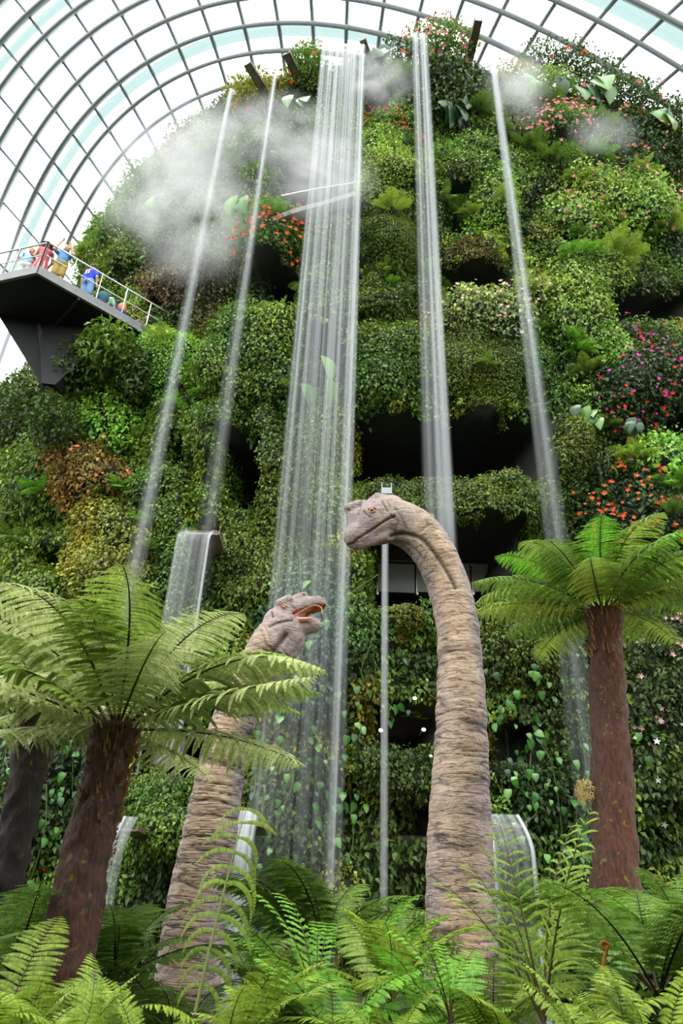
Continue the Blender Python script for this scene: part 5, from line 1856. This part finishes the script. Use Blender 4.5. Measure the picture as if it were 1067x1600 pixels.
for px, py, lab in ((648, 1091, 'small lit lamp above the hedge recess, the highest one'), (662, 1140, 'small lit lamp beside the long neck'), (595, 1141, 'small lit lamp near the thin water jet'), (673, 1181, 'tiny lit lamp low beside the long neck')):
    r = .04 if py < 1170 else .025
    p = at(px, py, 14.6)
    t = thing('spot_lamp', lab, 'lamp', p)
    MB().add(BV * r * np.array([1, .6, .8]), BF).build('lens', LAMPM, t, True)
    MB().tube([(0, .02, 0), (0, .12, .02), (0, .3, .05)], [r * 1.25, r * 1.2, r * .6], 12).build('housing', STEEL_DARK, t, True)
    MB().box((0, .5, .05), (.03, .5, .03)).build('bracket', STEEL_DARK, t)
p = at(786, 689, 16.6)
t = thing('recess_lamp', 'small dull dome lamp inside the large dark opening', 'lamp', p)
MB().add(BV * np.array([.1, .1, .1]), BF).build('dome', CONCRETE, t, True)
MB().tube([(0, 0, .05), (0, 0, .2), (0, 0, .7)], .03, 8).build('stem', STEEL_DARK, t)
p = at(914, 1235, 7.35)
t = thing('hanging_moss', 'round straw-coloured tuft hanging beside the right trunk', 'plant', p)
mb = MB()
for i in range(160):
    d = unit(rng.normal(size=3))
    e = unit(rng.normal(size=3))
    mb.tube([d * .08, unit(d + e * .5) * .11, unit(d + e) * .11 - np.array([0, 0, .05])], [.004, .003, .001], 3, False)
mb.build('fibres', simple('straw_fibre', (168, 150, 96), .8), t, kind='stuff')


# ------------------------------------------------------------------ people on the walkway
SKIN = simple('skin', (206, 158, 128), .5)
HAIRM = simple('dark_hair', (44, 32, 26), .6)


def person(label, px, inward, face, cloth, arms='down', hair='short', top=(52, 88, 200), low=(110, 140, 180), lowkind='shorts', crouch=False, scale=1.0, extra=None):
    f = (px - 58) / (262 - 58)
    e = A_t + (E_t - A_t) * f if px >= 58 else A_t + (B_t - A_t) * ((58 - px) / 128.0)
    d = unit(E_t - A_t) if px >= 58 else unit(B_t - A_t)
    nrm = np.array([-d[1], d[0], 0])
    if nrm[1] < 0:
        nrm = -nrm
    loc = e + nrm * inward
    loc[2] = HD + .17
    t = thing('person', label, 'person', loc)
    t.rotation_euler = (0, 0, face)
    t.scale = (scale,) * 3
    v = lambda *a: np.array(a, float)
    body, top_p, low_p = [], [], []
    if crouch:
        pel, che, nec, hed = v(0, .12, .42), v(0, -.12, .78), v(0, -.22, .98), v(0, -.30, 1.12)
    else:
        pel, che, nec, hed = v(0, 0, .93), v(0, .01, 1.30), v(0, .0, 1.48), v(0, -.02, 1.61)
    body += [('c', pel, (pel + che) / 2, .135, .125, .05), ('c', (pel + che) / 2, che, .125, .15, .05), ('c', che + v(-.12, 0, .08), che + v(.12, 0, .08), .075, .075, .06),
             ('c', che + v(0, 0, .1), nec + v(0, 0, .02), .07, .052, .04), ('e', hed + v(0, 0, .03), v(.078, .098, .115), .02), ('c', hed + v(0, -.05, -.06), hed + v(0, -.06, -.065), .05, .045, .03),
             ('c', hed + v(0, -.10, .0), hed + v(0, -.115, -.02), .010, .016, .012), ('c', hed + v(-.078, .0, .02), hed + v(-.082, .01, -.01), .014, .012, .01), ('c', hed + v(.078, .0, .02), hed + v(.082, .01, -.01), .014, .012, .01)]
    top_p += [('c', pel + v(0, 0, .02), (pel + che) / 2, .155, .148, .05), ('c', (pel + che) / 2, che, .148, .172, .05), ('c', che + v(-.13, 0, .08), che + v(.13, 0, .08), .092, .092, .06)]
    low_p += [('c', pel + v(-.05, 0, .03), pel + v(.05, 0, .03), .155, .155, .05)]
    hands = []
    for s_ in (-1, 1):
        sh = che + v(.19 * s_, 0, .10)
        if arms == 'raised':
            el, wr = sh + v(.08 * s_, -.22, -.12), sh + v(-.06 * s_, -.30, .16)
        elif arms == 'rail':
            el, wr = sh + v(.07 * s_, -.10, -.27), sh + v(.0 * s_, -.34, -.26)
        elif arms == 'hips':
            el, wr = sh + v(.12 * s_, .08, -.26), sh + v(.0 * s_, -.10, -.42)
        else:
            el, wr = sh + v(.06 * s_, .02, -.28), sh + v(.07 * s_, -.06, -.52)
        body += [('c', sh, el, .052, .043, .03), ('c', el, wr, .043, .030, .02)]
        top_p += [('c', sh, sh + (el - sh) * .62, .070, .068, .03)]
        hd = unit(wr - el)
        hc = wr + hd * .07
        body += [('c', wr, hc, .028, .036, .015)]
        hands.append((wr, hd, hc, s_))
        hip = pel + v(.09 * s_, 0, -.03)
        if crouch:
            kn, an = v(.14 * s_, -.32, .46), v(.12 * s_, -.02, .08)
        else:
            kn, an = v(.10 * s_, -.02, .49), v(.10 * s_, .03, .08)
        body += [('c', hip, kn, .088, .058, .04), ('c', kn, kn + (an - kn) * .35, .056, .062, .03), ('c', kn + (an - kn) * .35, an, .062, .038, .03), ('c', an + v(0, .02, -.03), an + v(.02 * s_, -.16, -.045), .042, .034, .02)]
        low_p += [('c', hip, hip + (kn - hip) * (.95 if lowkind == 'shorts' else 1.0), .108, .098, .04)]
        if lowkind == 'trousers':
            low_p += [('c', kn, an + v(0, 0, .06), .085, .07, .03)]
    V, F, _ = sdf_mesh(body, .018)
    V = smooth_mesh(V, F, 1)
    # five tapered fingers per hand, joined to the body surface
    Vb, Fb, nb = [V], [F], len(V)
    for wr, hd, hc, s_ in hands:
        sx_ = unit(np.cross(hd, v(0, 1, .2)))
        for k, (o_, l_) in enumerate(((-.024, .062), (-.008, .074), (.008, .07), (.024, .055), (-.034, .045))):
            b0_ = hc + sx_ * o_ + hd * (.012 if k < 4 else -.03)
            dv = unit(hd + (sx_ * -.9 if k == 4 else 0) + v(0, -.25, 0))
            tv2, tf2 = tube_arrays(np.array([b0_, b0_ + dv * l_ * .5, b0_ + unit(dv + v(0, -.5, -.2)) * l_]), np.array([.010, .009, .006]), 6)
            Vb.append(tv2)
            Fb.append(tf2 + nb)
            nb += len(tv2)
    obj('body', np_mesh('body', np.concatenate(Vb), np.concatenate(Fb), SKIN, smooth=True), t)
    for s_ in (-1, 1):
        MB().add(BV[:, :] * .012 + (hed + v(.032 * s_, -.088, .03)), BF).build('eye', HAIRM, t, True)
    MB().tube([hed + v(-.024, -.098, -.052), hed + v(0, -.104, -.055), hed + v(.024, -.098, -.052)], .006, 6).build('mouth', simple('lips', (168, 92, 84), .5), t, True)
    ctop = simple('fabric_top', top, .8, 0, .12, 14)
    clow = simple('fabric_lower', low, .85, 0, .15, 14)
    if cloth == 'dress':
        V, F, _ = sdf_mesh(top_p[:3], .02)
        obj('bodice', np_mesh('bodice', V, F, ctop, smooth=True), t)
        n, m = 14, 30
        V, C = [], []
        for k in range(n):
            u = k / (n - 1)
            for q in range(m):
                a = 2 * math.pi * q / m
                r = .155 + .17 * u + .02 * u * math.sin(a * 9)
                V.append((r * math.cos(a), r * .85 * math.sin(a), 1.03 - .93 * u))
                C.append(lin((196, 62, 70)) if q % 3 else lin((238, 214, 208)))
        i = np.arange(n - 1)[:, None] * m
        j = np.arange(m)[None]
        F = np.stack([i + j, i + (j + 1) % m, i + m + (j + 1) % m, i + m + j], -1).reshape(-1, 4)
        obj('skirt', np_mesh('skirt', V, F, PETAL, np.array(C), smooth=True), t, label='long red and white striped skirt')
    else:
        V, F, _ = sdf_mesh(top_p, .02)
        so = obj('shirt', np_mesh('shirt', V, F, ctop, smooth=True), t)
        V, F, _ = sdf_mesh(low_p, .02)
        obj(lowkind, np_mesh(lowkind, V, F, clow, smooth=True), t)
    if hair != 'hat':
        hp = [('e', hed + v(0, .02, .055), v(.088, .10, .095), .02)]
        if hair == 'long':
            hp += [('c', hed + v(0, .06, .02), hed + v(0, .09, -.22), .085, .06, .05)]
        V, F, _ = sdf_mesh(hp, .016)
        obj('hair', np_mesh('hair', V, F, HAIRM, smooth=True), t)
    else:
        mb = MB()
        n = 20
        prof = [(.0, .17), (.07, .165), (.092, .12), (.096, .07), (.19, .055), (.195, .045), (.09, .05)]
        V = [(hed[0] + r * math.cos(2 * math.pi * q / n), hed[1] + r * math.sin(2 * math.pi * q / n), hed[2] + z) for r, z in prof for q in range(n)]
        F = [(k * n + q, k * n + (q + 1) % n, (k + 1) * n + (q + 1) % n, (k + 1) * n + q) for k in range(len(prof) - 1) for q in range(n)]
        mb.add(V, F).build('sun_hat', simple('hat_brown', (126, 98, 76), .8), t, True)
        V, F, _ = sdf_mesh([('c', hed + v(0, .05, .0), hed + v(0, .07, -.12), .085, .06, .05)], .016)
        obj('hair', np_mesh('hair', V, F, HAIRM, smooth=True), t)
    if extra:
        extra(so if extra is jersey else t, che, pel)
    return t


def bag(color, at_=(0, .2, 0), size=(.15, .1, .21), label=None):
    def f(t, che, pel):
        c = che + np.array(at_)
        V, F, _ = sdf_mesh([('e', c, np.array(size), .02), ('e', c + np.array([0, .05, -.08]), np.array(size) * .7, .03)], .02)
        bo = obj('backpack', np_mesh('backpack', V, F, simple('bag_fabric', color, .8), smooth=True), t, label=label)
        for s_ in (-1, 1):
            MB().tube([che + np.array([.1 * s_, .16, .1]), che + np.array([.12 * s_, -.05, .19]), che + np.array([.13 * s_, -.17, .02]), che + np.array([.12 * s_, .1, -.2])], .014, 6).build('strap', simple('strap_dark', (48, 52, 58), .8), bo, True)
    return f


def jersey(t, che, pel):
    # white number block on the back of the jersey
    for k, (dx, w) in enumerate(((-.045, .05), (.045, .05))):
        MB().box(che + np.array([dx, .172, -.05]), (w, .012, .15)).build('number_patch', simple('patch_pale', (232, 180, 196), .7), t, label='pale printed block on the back')
    MB().box(che + np.array([0, .165, .06]), (.2, .012, .03)).build('name_patch', bpy.data.materials['patch_pale'], t)


person('person in light blue with a dark bag, at the left end of the walkway', 8, .5, math.radians(10), 'shirt', 'rail', 'short', (150, 196, 224), (214, 206, 196), 'trousers', extra=bag((44, 44, 50), (0.02, .17, -.12)))
person('person in a long red and white striped dress and brown sun hat', 36, .45, math.radians(-150), 'dress', 'rail', 'hat', (196, 96, 100))
person('person in a blue top and khaki shorts holding something up to the face', 86, .35, math.radians(20), 'shirt', 'raised', 'long', (92, 142, 196), (156, 132, 66), 'shorts')
person('person in a bright blue jersey and denim shorts, back turned', 131, .45, math.radians(165), 'shirt', 'down', 'short', (38, 74, 206), (112, 146, 184), 'shorts', extra=jersey)
person('person with a big teal backpack bending beyond the walkway railing', 160, .6, math.radians(170), 'shirt', 'rail', 'short', (160, 196, 170), (52, 60, 66), 'trousers', True, 1.05, bag((44, 96, 108), (0, .2, -.05), (.2, .16, .26), 'large teal backpack'))
person('person in navy clothes with an orange-tan backpack, bending low', 186, .5, math.radians(-120), 'shirt', 'rail', 'short', (42, 54, 92), (46, 64, 104), 'trousers', True, .95, bag((214, 132, 96), (0, .2, -.02), (.15, .12, .2), 'small orange-tan backpack'))
person('person half hidden at the mountain end of the walkway, bare arm showing', 226, .8, math.radians(60), 'shirt', 'down', 'short', (120, 96, 84), (96, 86, 74), 'shorts', True, .9)
